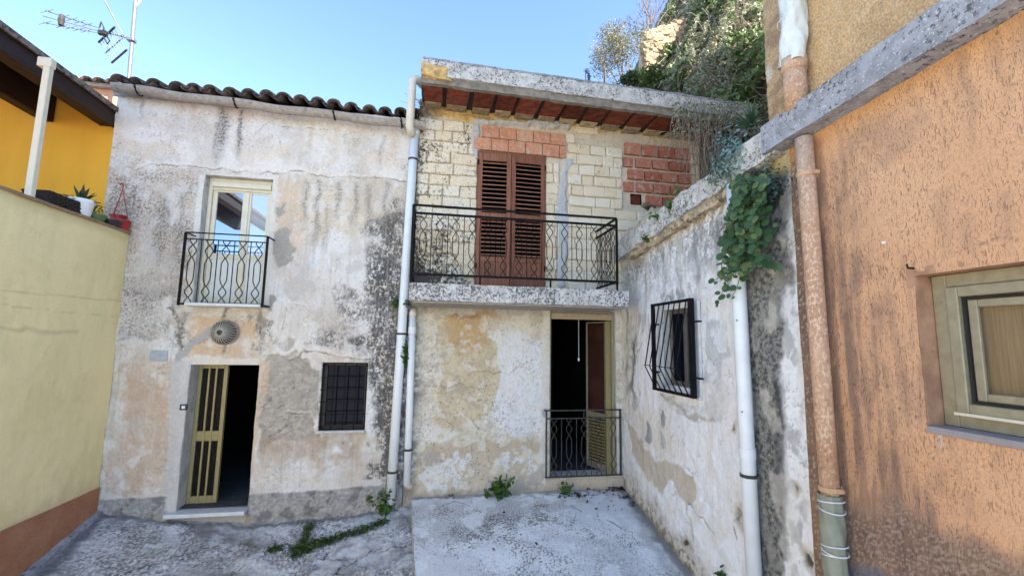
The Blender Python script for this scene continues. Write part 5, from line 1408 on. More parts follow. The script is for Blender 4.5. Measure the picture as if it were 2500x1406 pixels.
# ------------------------------------------------------------------ things on the wall
def pot(name, label, cat, pos, r, h, material, rim=.012, group=None, oval=1.0):
    t = thing(name, label, cat, pos, group)
    m = Matrix.Translation(pos) @ Matrix.Diagonal((1, oval, 1, 1))
    MB().lathe([(.001, 0), (r*.72, 0), (r*.78, .01), (r*.97, h*.8), (r*1.02, h*.8), (r*1.03, h), (r*.97, h), (r*.93, h*.85), (.001, h*.85)], 28, m).build('pot', material, t, smooth=False)
    MB().lathe([(.001, h*.87), (r*.93, h*.86)], 20, m).build('soil', M['soil'], t)
    return t
wz = GT+.028
pw = onX(197, 520, GX-.10)
t = pot('flower_pot', 'white plastic flower pot with an aloe on the green wall', 'flower pot', (GX-.10, pw.y-.02, wz), .125, .20, M['whiteplastic'])
def blades(name, base, n, L, w, colr, parent, seed=0, spread=.9, rise=.8):
    rs = random.Random(seed); V = []; Fc = []; C = []
    for k in range(n):
        a = rs.uniform(0, 2*math.pi); el = rs.uniform(.25, 1.2); l = L*rs.uniform(.7, 1.1); ww = w*rs.uniform(.8, 1.2)
        d = Vector((math.cos(a)*math.cos(el)*spread, math.sin(a)*math.cos(el)*spread, math.sin(el)*rise)); sd = Vector((-math.sin(a), math.cos(a), 0))
        pts = [Vector(base)+d*l*t_+Vector((0, 0, -.25*l*t_*t_*(1.2-el))) for t_ in (0, .35, .7, 1)]
        b = len(V); c = [x*rs.uniform(.75, 1.25) for x in colr]
        up_ = d.cross(sd).normalized()
        for q, wk in zip(pts, (.8, 1, .65, .05)):
            V += [q+sd*ww*wk/2+up_*ww*.12*wk, q-up_*ww*.15*wk, q-sd*ww*wk/2+up_*ww*.12*wk]; C += [c]*3
        for i in range(3):
            for j in range(2): Fc.append((b+i*3+j, b+i*3+j+1, b+i*3+j+4, b+i*3+j+3))
    me = np_mesh(name, np.array([tuple(q) for q in V]), np.array(Fc), np.array(C)); return link(name, me, M['leaf'], parent)
blades('aloe', (GX-.10, pw.y-.02, wz+.17), 26, .26, .045, (.055, .085, .05), t, 3)
pw2 = onX(232, 528, GX-.06)
t = pot('flower_pot', 'green plastic pot with a small seedling beside the white pot', 'flower pot', (GX-.08, pw2.y+.02, wz), .115, .085, M['greenplastic'])
rs = np.random.RandomState(8)
C = np.array([GX-.08, pw2.y, wz+.15])+rs.normal(size=(60, 3))*(.045, .05, .045)
link('seedling', leaf_mesh('seedling', C, .035, 3, .6, ((.10, .15, .05), (.20, .26, .10))), M['leaf'], t)
mb = MB()
for k in range(6): mb.tube([(GX-.08, pw2.y, wz+.07), (GX-.08+rs.normal()*.04, pw2.y+rs.normal()*.05, wz+.19)], .003, 4)
mb.build('stem', M['greenstem'], t)
pb = onX(268, 545, GX-.06)
t = pot('flower_pot', 'shallow black plastic pot between the green and red pots', 'flower pot', (GX-.06, pb.y, wz), .125, .075, M['blackplastic'])
pr = onX(305, 560, GX-.05)
t = pot('flower_pot', 'red plastic flower pot at the end of the green wall', 'flower pot', (GX-.045, pr.y-.10, wz), .10, .125, M['redplastic'])
pr2 = onX(293, 530, GX-.06)
hp = thing('hanging_basket', 'small red hanging pot with a hooked red hanger', 'hanging pot', (GX-.06, pr2.y, wz))
hb = (GX-.12, pr2.y+.06, wz+.115)
MB().lathe([(.001, 0), (.07, 0), (.085, .07), (.095, .072), (.095, .085), (.08, .085), (.001, .075)], 20, Matrix.Translation(hb)).build('pot', M['redplastic'], hp)
hk = onX(308, 445, GX-.09); top = Vector((GX-.10, hk.y-.03, hk.z-.02))
mb = MB()
for ang in (.6, 2.7, 4.7): mb.tube([(hb[0]+.09*math.cos(ang), hb[1]+.09*math.sin(ang), hb[2]+.08), (top.x+.01*math.cos(ang), top.y+.01*math.sin(ang), top.z-.13), (top.x, top.y, top.z-.09)], .0045, 5)
mb.build('hanger', M['redplastic'], hp)
MB().tube([(top.x, top.y, top.z-.10), (top.x, top.y, top.z-.04)]+[(top.x, top.y-.022+.022*math.cos(a_), top.z-.04+.026*math.sin(a_)) for a_ in (.3, .9, 1.5, 2.2, 3.0, 3.6)], .007, 6).build('hook', M['redplastic'], hp)
bk = onX(128, 500, GX-.12)
t = thing('wicker_basket', 'dark woven wicker basket beside the cream post', 'basket', (GX-.16, bk.y+.02, wz))
L_, h_ = .42, .15
for k in range(7):
    mb = MB(); z_ = wz+.012+k*.021
    y0_, y1_ = bk.y-.16, bk.y-.16+L_; x0_, x1_ = GX-.28, GX-.04
    n_ = 10; pts = []
    for i in range(n_+1): pts.append((x1_+(.006 if (i+k) % 2 else -.006), y0_+(y1_-y0_)*i/n_, z_))
    for i in range(1, 5): pts.append((x1_+(x0_-x1_)*i/4, y1_+(.006 if (i+k) % 2 else -.006), z_))
    for i in range(1, n_+1): pts.append((x0_+(.006 if (i+k) % 2 else -.006), y1_+(y0_-y1_)*i/n_, z_))
    for i in range(1, 5): pts.append((x0_+(x1_-x0_)*i/4, y0_, z_))
    mb.tube(pts, .0125, 5); mb.build('strand', M['wicker'], t)
MB().box((GX-.275, bk.y-.155, wz+.002), (GX-.045, bk.y-.165+L_, wz+.13)).build('lining', M['blackplastic'], t)

# ================================================================== TV ANTENNA
AY = 8.0
A = lambda x, y, dy=0: onY(x, y, AY+dy)
at = thing('tv_antenna', 'grey television antenna on a mast above the tiled roof', 'antenna', A(309, 195))
m0 = A(309, 260); m1 = A(333, -20)
MB().tube([m0, m1], .028, 10).build('mast', M['steel'], at)
drv = A(255, 82); jn = A(322, 99); ref = A(297, 92)
bm_ = MB(); bm_.tube([jn, A(300, 90, -.05), A(246, 77, -.2)], .014, 6); BM = bm_.build('boom', M['steel'], at)
tips = [(112, 27), (105, 40), (107, 56)]; roots = [(244, 70), (243, 77), (243, 82)]
for (tx, ty), (rx_, ry_) in zip(tips, roots):
    a0 = A(rx_, ry_, -.2); a1 = A(tx, ty, -1.0)
    MB().tube([a0, a1], .008, 5).build('director_boom', M['steel'], at)
for f_ in (.02, .30, .45, .60, .75):
    for (tx, ty), (rx_, ry_) in zip((tips[0], tips[2]), (roots[0], roots[2])):
        q = A(rx_, ry_, -.2).lerp(A(tx, ty, -1.0), 1-f_)
        for sg in (-1, 1): MB().tube([q+Vector((-.05, .03*sg, .055*sg)), q+Vector((.05, -.03*sg, -.055*sg))], .005, 4).build('element', M['steel'], at)
q = A(150, 50, -.8); MB().lathe([(.001, -.10), (.03, -.08), (.04, 0), (.03, .08), (.001, .10)], 10, Matrix.Translation(q)).build('balun', M['iron_grey'], at)
q = A(252, 80, -.2); mb = MB(); mb.box((q.x-.07, q.y-.03, q.z-.05), (q.x+.06, q.y+.03, q.z+.03)); mb.build('dipole_box', M['rubber'], at, bevel=.01)
mb = MB()
for pts in (((243, 68), (247, 54), (254, 70), (250, 80)), ((256, 84), (268, 100), (262, 108), (252, 90))): mb.tube([A(x, y, -.2) for x, y in pts], .011, 6)
mb.build('dipole', M['rubber'], at)
# lower reflector: two dark rails with thin rods between; upper reflector seen on edge
r0a, r0b = A(241, 104, .10), A(280, 67, -.25); r1a, r1b = A(273, 154, .10), A(310, 122, -.25)
rfl = MB().tube([r0a, r0b], .017, 6).build('reflector_rail', M['rubber'], at); MB().tube([r1a, r1b], .017, 6).build('reflector_rail', M['rubber'], at)
for k in range(7):
    f_ = .04+.92*k/6; MB().tube([r0a.lerp(r0b, f_), r1a.lerp(r1b, f_)], .0055, 4).build('reflector_rod', M['steel'], at)
MB().tube([A(256, 131, .0), A(300, 93, 0)], .010, 6).build('reflector_arm', M['steel'], at)
u0a, u0b = A(303, 88, .10), A(299, 84, -.4); u1a, u1b = A(256, 2, .10), A(252, -4, -.4)
for k in range(6):
    f_ = k/5; MB().tube([u0a.lerp(u0b, f_), u1a.lerp(u1b, f_)], .0055, 4).build('reflector_rod', M['steel'], at)
MB().tube([A(302, 87, -.1), A(256, 5, -.1)], .010, 6).build('reflector_arm', M['steel'], at)
mb = MB(); q = jn; mb.box((q.x-.06, q.y-.05, q.z-.03), (q.x+.05, q.y+.05, q.z+.03)); mb.build('clamp', M['steel'], at, bevel=.008)
q = A(336, 6); mb = MB(); mb.tube([A(322, -6), A(330, 8), A(334, 14), A(340, 6), A(348, -8)], .014, 6); mb.build('upper_bracket', M['alu_white'], at)

# ================================================================== PIPES
def pipe(name, label, pts, r, material, clips=(), clipm=None, n=16, sockets=(), ends=True, group=None):
    t = thing(name, label, 'drainpipe', pts[-1], group)
    MB().tube(pts, r, n).build('pipe', material, t, smooth=True)
    P = [Vector(q) for q in pts]
    def at_z(z):
        for a_, b_ in zip(P[:-1], P[1:]):
            if (a_.z-z)*(b_.z-z) <= 0 and abs(a_.z-b_.z) > 1e-6: return a_.lerp(b_, (a_.z-z)/(a_.z-b_.z))
        return P[-1]
    for z in sockets:
        q = at_z(z); d = Vector((0, 0, .09)); MB().tube([q-d*.5, q+d*.5], r+.006, n).build('socket', material, t, smooth=False)
    return t, at_z
PY = FY-.09
def clip(t, q, r, wall_dir, m, w=.028):
    mb = MB(); mb.tube([q-Vector((0, 0, w/2)), q+Vector((0, 0, w/2))], r+.007, 18)
    e = q+Vector(wall_dir)*(r+.045); s_ = Vector(wall_dir).cross(Vector((0, 0, 1)))
    mb.build('clip', m, t)
    e0 = q+Vector(wall_dir)*(r+.002)
    MB().bar(e0, e, .02, w*.8).build('clip_stem', m, t)
a0 = onY(1013, 318, PY); a1 = onY(953, 1228, PY)
e1 = onY(1000, 318, PY-.14); e2 = onY(1007, 192, PY-.18); e0 = onY(1013, 335, PY)
t, az = pipe('drainpipe', 'tall white plastic drainpipe between the two houses', [a0, a0.lerp(a1, .33), a0.lerp(a1, .66), a1], .063, M['pvc'], sockets=(a0.z-.03,))
MB().tube([a0+Vector((0, 0, .03)), a0+Vector((-.015, -.02, .01)), e1+Vector((.02, .05, -.02)), e1+Vector((0, 0, .05)), e1.lerp(e2, .5), e2+Vector((0, 0, -.06)), e2+Vector((.015, .01, .0)), e2+Vector((.07, .06, .03)), e2+Vector((.14, .20, .03))], .060, 16).build('swan_neck', M['pvc_cream'], t, smooth=True)
for py_ in (388, 815, 1150):
    q = az(onY(985, py_, PY).z); clip(t, q, .063, (0, 1, 0), M['iron_grey'])
b0 = onY(1008, 768, PY); b1 = onY(993, 1183, PY)
t, az = pipe('drainpipe', 'short white plastic drainpipe under the balcony slab', [b0, b0.lerp(b1, .5), b1], .049, M['pvc'], sockets=(b0.z-.22,))
MB().tube([b0+Vector((0, 0, -.03)), b0+Vector((0, 0, .02)), b0+Vector((.006, .03, .05)), b0+Vector((.02, .09, .055))], .050, 14).build('elbow', M['pvc_cream'], t, smooth=True)
q = az(onY(998, 1097, PY).z); clip(t, q, .049, (0, 1, 0), M['iron_grey'])
RXp = WX-.095
c0 = onX(1790, 452, RXp); c1 = onX(1843, 1450, RXp)
t, az = pipe('drainpipe', 'white plastic drainpipe on the annex wall under the trailing plant', [c0, c0.lerp(c1, .3), c0.lerp(c1, .6), c1], .064, M['pvc'], sockets=(onX(1825, 1105, RXp).z,))
clip(t, az(onX(1828, 1160, RXp).z), .064, (1, 0, 0), M['iron_grey'])
for (px_, py_) in ((1799, 782), (1812, 1005)):
    q = onX(px_, py_, RXp-.065); MB().lathe([(.001, .006), (.008, .004), (.008, 0)], 8, Matrix.Translation(q) @ Matrix.Rotation(-math.pi/2, 4, 'Y')).build('screw', M['steel'], t)
BXp = WX-.105
d0 = onX(1962, 338, BXp); d1 = onX(2028, 1225, BXp); d2 = onX(2046, 1460, BXp)
t, az = pipe('drainpipe', 'brown peeling drainpipe at the edge of the orange wall', [d0, d0.lerp(d1, .3), d0.lerp(d1, .65), d1], .061, M['pipe_brown'])
M['clip_tan'] = m_plain('tan_clip', (.50, .32, .19), .6, .3)
for py_ in (428, 1192):
    px_ = 1967+(py_-428)*.0775; q = az(onX(px_, py_, BXp).z); clip(t, q, .061, (1, 0, 0), M['clip_tan'], .03)
    lug = q+Vector((.02, -.074, 0)); MB().lathe([(.001, .012), (.017, .012), (.017, -.012), (.001, -.012)], 12, Matrix.Translation(lug) @ Matrix.Rotation(math.pi/2, 4, 'Y')).build('clip_lug', M['clip_tan'], t)
# tarpaulin wrapped lower length
def wrapped(name, p0, p1, r, material, parent, seed=0, n=28, seg=30, flare=.0):
    rs = random.Random(seed); p0 = Vector(p0); p1 = Vector(p1); mb = MB()
    for i in range(seg+1):
        f_ = i/seg; c = p0.lerp(p1, f_)
        for k in range(n):
            a_ = 2*math.pi*k/n
            rr = r*(1+.10*math.sin(3*a_+f_*9+seed)*(.4+f_*flare)+.05*math.sin(7*a_-f_*14)+.06*mnoise.noise(Vector((math.cos(a_)*2, math.sin(a_)*2, f_*7+seed))))
            mb.v.append((c.x+rr*math.cos(a_), c.y+rr*math.sin(a_), c.z))
    for i in range(seg):
        for k in range(n):
            b = i*n+(k+1) % n; mb.f.append((i*n+k, b, b+n, i*n+k+n))
    return mb.build(name, material, parent, smooth=True)
wp = thing('wrapped_pipe', 'drainpipe end wrapped in grey green tarpaulin tied with white cord', 'drainpipe', d2)
wrapped('tarpaulin', onX(2026, 1205, BXp), d2, .072, M['wrap_dark'], wp, 2)
for py_ in (1222, 1243, 1330, 1345, 1352):
    q = onX(2028+(py_-1205)*.078, py_, BXp); ring = []
    tl = .010 if py_ % 2 else -.012
    for k in range(17):
        a_ = 2*math.pi*k/16; ring.append((q.x+.079*math.cos(a_), q.y+.079*math.sin(a_), q.z+tl*math.sin(a_)))
    MB().tube(ring, .0045, 5, cap=False).build('tie_cord', M['cord'], wp)
f0 = onX(1935, -60, BXp); f1 = onX(1940, 150, BXp); f2 = onX(1945, 262, BXp)
up_ = thing('wrapped_pipe', 'upper pipe wrapped in pale plastic sheet above the ledge', 'drainpipe', f2)
wrapped('plastic_sheet', f0, onX(1938, 158, BXp), 0.092, M['wrap'], up_, 5, flare=1.2)
MB().tube([onX(1938, 150, BXp), f2+Vector((0, 0, -.03))], .082, 18).build('pipe', M['pipe_brown'], up_, smooth=True)
MB().tube([onX(1938, 146, BXp), onX(1939, 176, BXp)], .092, 18).build('collar', M['pipe_brown'], up_, smooth=True)
q = onX(1932, 55, BXp); MB().tube([(q.x+.099*math.cos(a_*math.pi/8), q.y+.099*math.sin(a_*math.pi/8), q.z+.01*math.sin(a_)) for a_ in range(17)], .004, 5, cap=False).build('tie_cord', M['cord'], up_)

# ================================================================== HILL
hill_b = [(1500, 280, 9.2), (1580, 258, 8.2), (1690, 275, 6.6), (1800, 420, 5.6), (1980, 470, 4.9)]
hill_t = [(1665, -60, 14.5), (1780, -170, 13.0), (1860, -260, 12.5), (1980, -320, 12.0), (2150, -380, 11.5)]
HB = np.array([tuple(onY(*q)) for q in hill_b]); HT = np.array([tuple(onY(*q)) for q in hill_t])
def hill_pt(a, b):
    s = a*4; B = np.stack([np.interp(s, range(5), HB[:, i]) for i in range(3)], -1); T = np.stack([np.interp(s, range(5), HT[:, i]) for i in range(3)], -1)
    bb = b[..., None]
    P = B*(1-bb)+T*bb
    P[..., 1] += .9*np.sin(np.pi*b)*.6*(1-a)
    n_ = (fbm(a*7, b*7, 4, 7)-.5)*1.1
    P[..., 1] -= n_; P[..., 2] += n_*.4
    return P
aa, bb_, Fq = grid(0, 1, 0, 1, .02)
P = hill_pt(aa, bb_).reshape(-1, 3); nv_ = len(P)
# give the hill a body behind its face
back = P.copy(); back[:, 1] += 7; back[:, 0] += 3.0; back[:, 2] += .3
Vall = np.concatenate([P, back]); Fall = np.concatenate([Fq, Fq[:, ::-1]+nv_])
me = np_mesh('hill', Vall, Fall)
structure(link('hill', me, M['earth'], None, smooth=True))
m_ = MB()
idx = np.arange(nv_).reshape(51, 51)
for k in range(50):
    for (i0, i1) in ((idx[0, k], idx[0, k+1]), (idx[k, 50], idx[k+1, 50])): m_.quad(P[i0], P[i1], back[i1], back[i0])
for k in range(50):
    q0, q1 = P[idx[k, 0]], P[idx[k+1, 0]]
    m_.quad(q0, q1, (q1[0], q1[1], min(q1[2], 3.3)), (q0[0], q0[1], min(q0[2], 3.3)))
m_.build('hill_flank', M['earth'], bpy.data.objects['hill'])
# ivy and scrub on the face
rs = np.random.RandomState(4); n_ = 46000
a = rs.rand(n_)**.85; b = rs.rand(n_)
Q = hill_pt(a, b)
clump = fbm(a*16, b*16, 4, 17)
ivy = fbm(a*5+2, b*5, 3, 27)
bare_ = (a < .02)
off = .10+.55*np.clip(clump-.35, 0, 1)+.12*rs.rand(n_)
Q[:, 1] -= off*.9; Q[:, 2] += off*.35
keep = (clump > .30) & ~bare_
Q = Q[keep]; clump = clump[keep]; ivy = ivy[keep]; b = b[keep]; a = a[keep]
k1 = ivy > .53
cols_dark = ((.07, .115, .04), (.18, .25, .085), (.27, .25, .15)); cols_grey = ((.15, .18, .10), (.35, .37, .23), (.44, .39, .29))
nr = np.tile(np.array([[-.25, -.8, .5]]), (len(Q), 1))
me = leaf_mesh('ivy', Q[k1], .105, 5, .75, cols_dark, nr[k1], .9, .25, 4, weights=clump[k1])
o = link('ivy', me, M['leaf']); o['kind'] = 'stuff'; tag(o, 'dark green ivy spread over the steep hillside', 'ivy')
me = leaf_mesh('scrub', Q[~k1], .085, 6, .35, cols_grey, nr[~k1], 1.1, .2, 4, weights=clump[~k1])
o = link('scrub', me, M['leaf']); o['kind'] = 'stuff'; tag(o, 'grey green feathery scrub growing down the hillside over the roof slab', 'scrub')
mm = MB(); 
mu, mv, mF = grid(2.6, 6.6, 8.5, 13.5, .2)
mz = 6.0+2.25*sstep(2.6, 3.6, mu)*sstep(8.5, 9.2, mv)+.25*(fbm(mu*1.5, mv*1.5, 3, 5)-.5)
link('hill_shoulder', np_mesh('hill_shoulder', np.stack([mu.ravel(), mv.ravel(), mz.ravel()], -1), mF), M['earth'], bpy.data.objects['hill'], smooth=True)
# twigs
rr_ = random.Random(9); mb = MB()
for k in range(260):
    a_ = rr_.random()**.7; b_ = rr_.random()*.75; q = Vector(hill_pt(np.array([a_]), np.array([b_]))[0])+Vector((0, -.45, .15))
    d = Vector((rr_.uniform(-1, 1), rr_.uniform(-.8, -.1), rr_.uniform(-.5, .9))); l = rr_.uniform(.5, 1.3); pts = [q]
    for i in range(5): d = d+Vector((rr_.uniform(-.3, .3), rr_.uniform(-.2, .2), -.22)); pts.append(pts[-1]+d.normalized()*l/5)
    mb.tube(pts, [.008, .007, .006, .005, .004, .003], 3, cap=False)
o = mb.build('dry_twigs', M['drystem']); o['kind'] = 'stuff'; tag(o, 'thin dry grey twigs arching out of the hillside scrub', 'twigs')
# dry vines hanging over the roof edge in front of the blocks
mb = MB()
for k in range(75):
    px_ = rr_.choice((rr_.uniform(1640, 1860), rr_.gauss(1700, 14), rr_.gauss(1745, 25))); yy = rr_.uniform(5.35, 5.75)
    q = onY(px_, rr_.uniform(225, 300)+(px_-1650)*.2, yy); L_ = rr_.uniform(.4, 1.25); pts = [q]
    dx = rr_.uniform(-.08, .08)
    for i in range(6): pts.append(pts[-1]+Vector((dx*.3+rr_.uniform(-.035, .035), rr_.uniform(-.03, .03), -L_/6)))
    mb.tube(pts, .0042, 3, cap=False)
for k in range(26):
    q = onY(rr_.uniform(1640, 1850), rr_.uniform(300, 370), 5.5); d = Vector((rr_.uniform(-1, 1), 0, rr_.uniform(-.4, .8))); pts = [q]
    for i in range(6): d += Vector((rr_.uniform(-.25, .25), 0, -.3)); pts.append(pts[-1]+d.normalized()*.10)
    mb.tube(pts, .004, 3, cap=False)
o = mb.build('hanging_vines', M['drystem']); o['kind'] = 'stuff'; tag(o, 'dry leafless vines hanging from the roof slab over the tuff wall', 'vines')
C = np.array([tuple(onY(rr_.uniform(1640, 1860), rr_.uniform(250, 330), rr_.uniform(5.3, 5.8))) for k in range(900)])
o = link('overhanging_foliage', leaf_mesh('overhanging_foliage', C, .06, 12, .4, cols_grey, None, 1, .2), M['leaf']); o['kind'] = 'stuff'; tag(o, 'grey green leaves spilling over the right end of the roof slab', 'foliage')

# old stone wall on the hill
ow = thing('old_stone_wall', 'ruined wall of warm rubble stones on top of the hill', 'wall', onY(1610, 190, 10.6))
OWY = 9.2
w00 = onY(1572, 222, OWY); w10 = onY(1692, 222, OWY); w01 = onY(1572, 82, OWY); w11 = onY(1690, 45, OWY+.4)
mb = MB(); th_ = Vector((.2, .7, 0))
ins_ = Vector((.03, .04, 0)); pts = [w00+ins_, w10+ins_, w11+ins_, w01+ins_]
bk_ = [q+th_ for q in pts]; mb.v = [tuple(q) for q in pts+bk_]; mb.f = [(0, 1, 2, 3), (7, 6, 5, 4), (0, 3, 7, 4), (3, 2, 6, 7), (1, 5, 6, 2), (0, 4, 5, 1)]
mb.build('wall_core', M['oldstone'], ow)
stones = []
for k in range(5):
    bmx = bmesh.new(); bmesh.ops.create_icosphere(bmx, subdivisions=1, radius=.5)
    for vv_ in bmx.verts: vv_.co = vv_.co*(1+.22*mnoise.noise(vv_.co*2+Vector((k*7, 0, 0)))); vv_.co = Vector([math.copysign(abs(c_)**.7, c_) for c_ in vv_.co])
    me = bpy.data.meshes.new('stone'); bmx.to_mesh(me); bmx.free(); me.materials.append(M['oldstone']); stones.append(me)
for i in range(12):
    for j in range(13):
        fx_, fz_ = (i+.5+(.4 if j % 2 else 0))/12.5, (j+.5)/13
        q = (w00.lerp(w10, fx_)).lerp(w01.lerp(w11, fx_), fz_)
        s_ = .19
        inst('stone', stones[(i*3+j*7) % 5], ow, Matrix.Translation(q+Vector((rr_.uniform(-.02, .02), rr_.uniform(-.03, .03), rr_.uniform(-.02, .02)))) @ Matrix.Rotation(rr_.uniform(-.3, .3), 4, 'Y') @ Matrix.Diagonal((s_*rr_.uniform(.85, 1.35), .16, s_*rr_.uniform(.7, 1.0), 1)))
# pale boulder
q = onY(1668, 140, 9.6); tag(inst('boulder', stones[1], None, Matrix.Translation(q) @ Matrix.Rotation(-.5, 4, 'Y') @ Matrix.Diagonal((.42, .3, .16, 1))), 'pale boulder half hidden in the ivy below the ruined wall', 'boulder')

# bare tree
def branchy(base, top, n_lv, seed, r0, spread, L0):
    rs_ = random.Random(seed); out = MB(); tr = MB()
    def grow(p_, d, L, r, lv):
        pts = [p_]; n = 4; dd = Vector(d)
        for i in range(n):
            dd = (dd+Vector((rs_.uniform(-.22, .22), rs_.uniform(-.22, .22), rs_.uniform(-.08, .16)))).normalized(); pts.append(pts[-1]+dd*L/n)
        (tr if lv == 0 else out).tube(pts, [r*(1-.12*i) for i in range(n+1)], 5 if lv < 2 else 3, cap=False)
        if lv < n_lv:
            for c_ in range(3 if lv else 5):
                f_ = rs_.randint(2, n); nd = (dd+Vector((rs_.uniform(-1, 1), rs_.uniform(-.8, .8), rs_.uniform(-.15, .6)))*spread).normalized()
                grow(pts[f_], nd, L*rs_.uniform(.55, .8), r*.58, lv+1)
    grow(Vector(base), Vector(top).normalized(), L0, r0, 0); return tr, out
bt = thing('bare_tree', 'leafless grey tree beside the ruined wall on the hill', 'tree', onY(1572, 215, 9.5))
tr, br = branchy(onY(1572, 215, 9.5), (0, 0, 1), 5, 6, .045, .62, 1.15)
tr.build('trunk', M['bark'], bt); br.build('crown', M['bark'], bt)
# shrubs on the left shoulder of the hill
def shrub(name, label, cat, base, rx_, rz_, n, size, cols, seed, asp=.4, lobes=5, stem=True):
    rs_ = np.random.RandomState(seed); t = thing(name, label, cat, base)
    ctr = np.stack([rs_.uniform(-.75, .75, lobes)*rx_, rs_.uniform(-.5, .5, lobes)*rx_, rs_.uniform(.35, 1.5, lobes)*rz_], -1)
    k = rs_.randint(0, lobes, n); rad = rs_.rand(n, 1)**.5
    d = rs_.normal(size=(n, 3)); d /= np.linalg.norm(d, axis=1)[:, None]
    C = np.array(base)+ctr[k]+d*rad*np.array([rx_*.5, rx_*.5, rz_*.5])
    link('crown', leaf_mesh('crown', C, size, seed, asp, cols, None, 1, .2, weights=rs_.rand(n)), M['leaf'], t)
    mb = MB(); rq = random.Random(seed)
    for i in range(lobes):
        e = Vector(base)+Vector(tuple(ctr[i])); mb.tube([Vector(base)+Vector((0, 0, -.3)), Vector(base).lerp(e, .5)+Vector((rq.uniform(-.08, .08), 0, 0)), e], [.018, .012, .005], 4, cap=False)
        for j in range(5): mb.tube([e, e+Vector((rq.uniform(-1, 1)*rx_*.6, rq.uniform(-.4, .4)*rx_, rq.uniform(-.2, 1)*rz_*.6))], [.006, .002], 3, cap=False)
    mb.build('trunk', M['bark'], t)
    return t
shrub('shrub', 'pale cream olive shrub in front of the bare tree', 'shrub', onY(1530, 208, 9.0), .68, .82, 4200, .055, ((.19, .18, .095), (.33, .29, .175), (.12, .15, .06)), 21, .4, 8)
shrub('shrub', 'silvery feathery shrub left of the cream olive shrub', 'shrub', onY(1478, 214, 8.9), .50, .55, 1500, .045, ((.22, .23, .18), (.36, .36, .29)), 22, .3, 6)
shrub('shrub', 'small wispy grey shrub at the left foot of the hill', 'shrub', onY(1433, 198, 9.4), .10, .18, 130, .06, ((.16, .19, .17), (.30, .33, .32)), 23, .3, 4)
shrub('shrub', 'dark green leafy bush above the roof slab', 'shrub', onY(1545, 220, 8.4), .42, .22, 1500, .07, ((.03, .06, .015), (.09, .15, .04)), 24, .6, 6)
shrub('shrub', 'bright green bush at the foot of the ivy above the roof slab', 'shrub', onY(1610, 228, 8.0), .5, .26, 1800, .065, ((.05, .09, .02), (.16, .22, .06)), 25, .55, 6)
# agave on the annex roof
q = onX(1832, 300, WX+.12); t = thing('agave', 'spiky green agave behind the coping by the orange building', 'agave', q); blades('leaves', (q.x, q.y, q.z-.05), 24, .27, .035, (.05, .11, .05), t, 12, 1, 1)

# ================================================================== PLANTS ON THE WALLS AND GROUND
def weed(name, label, cat, base, n, rx_, h, size, cols, seed, asp=.6, lean=(0, -.3, 0), up=.6):
    rs_ = np.random.RandomState(seed); t = thing(name, label, cat, base)
    k = max(4, n//10); mb = MB(); C = []
    for i in range(k):
        d = np.array([rs_.normal()*rx_, rs_.normal()*rx_*.6, h*rs_.uniform(.35, 1)])+np.array(lean)*h*.4
        tip = np.array(base)+d; mid = np.array(base)+d*np.array([.4, .4, .6])
        mb.tube([tuple(base), tuple(mid), tuple(tip)], [.004, .003, .0015], 4, cap=False)
        for j in range(n//k):
            f_ = rs_.uniform(.25, 1.05); C.append((np.array(base)*(1-f_)+tip*f_)+rs_.normal(size=3)*size*.35)
    C = np.array(C); nr_ = np.tile(np.array([[0, -.5, .8]]), (len(C), 1))
    link('foliage', leaf_mesh('foliage', C, size, seed, asp, cols, nr_, .7, .3, 6), M['leaf'], t); mb.build('stem', M['greenstem'], t)
    return t
GREEN = ((.035, .085, .015), (.09, .17, .035)); LIGHT = ((.05, .11, .02), (.14, .23, .06)); BLUE = ((.10, .17, .15), (.26, .36, .34))
q = onY(1218, 1196, FY-.14); weed('nettle', 'leafy green weed at the foot of the stone house wall', 'weed', (q.x, q.y, float(terr_z(q.y))), 130, .07, .27, .075, GREEN, 1)
q = onY(1190, 1200, FY-.12); weed('nettle', 'sparse low weed left of the leafy one by the wall foot', 'weed', (q.x, q.y, float(terr_z(q.y))), 40, .05, .12, .04, GREEN, 2)
q = onY(1378, 1192, FY-.12); weed('nettle', 'small green weed under the ground floor door', 'weed', (q.x, q.y, float(terr_z(q.y))), 60, .05, .16, .055, GREEN, 3)
q = onY(932, 1245, FY-.12); weed('nettle', 'green weed at the foot of the tall drainpipe', 'weed', (q.x, q.y, float(alley_z(np.array(q.x), np.array(q.y)))-.02), 130, .07, .36, .06, GREEN, 4)
q = onY(985, 905, FY-.05); weed('wall_weed', 'green weed growing between the two drainpipes', 'weed', tuple(q), 170, .045, .48, .05, GREEN, 5)
q = onY(965, 752, FY-.02); weed('wall_weed', 'green weed left of the tall drainpipe by the balcony slab', 'weed', tuple(q), 50, .05, .16, .05, GREEN, 6)
q = onY(992, 748, FY-.20); weed('wall_weed', 'small weed hanging under the corner of the balcony slab', 'weed', tuple(q), 40, .04, .10, .035, ((.02, .045, .01), (.05, .09, .02)), 7)
q = onX(1762, 1420, WX-.03); weed('wall_weed', 'green weed low on the annex wall near the drainpipe', 'weed', tuple(q), 50, .035, .17, .045, GREEN, 8, lean=(-.3, 0, 0))
for i, (px_, py_, n, r_, h, lab) in enumerate(((1580, 590, 60, .05, .10, 'small fern like weed under the coping near the balcony'), (1640, 520, 70, .06, .16, 'upright green weed in the broken coping'), (1660, 480, 40, .03, .18, 'tallest green weed on the coping beside a fallen tile'), (1612, 535, 60, .06, .08, 'low weed spreading on the coping left of the upright one'))):
    q = onX(px_, py_, WX-.11); weed('wall_weed', lab, 'weed', tuple(q), n, r_, h, .045, LIGHT, 30+i, lean=(-.6, 0, 0))
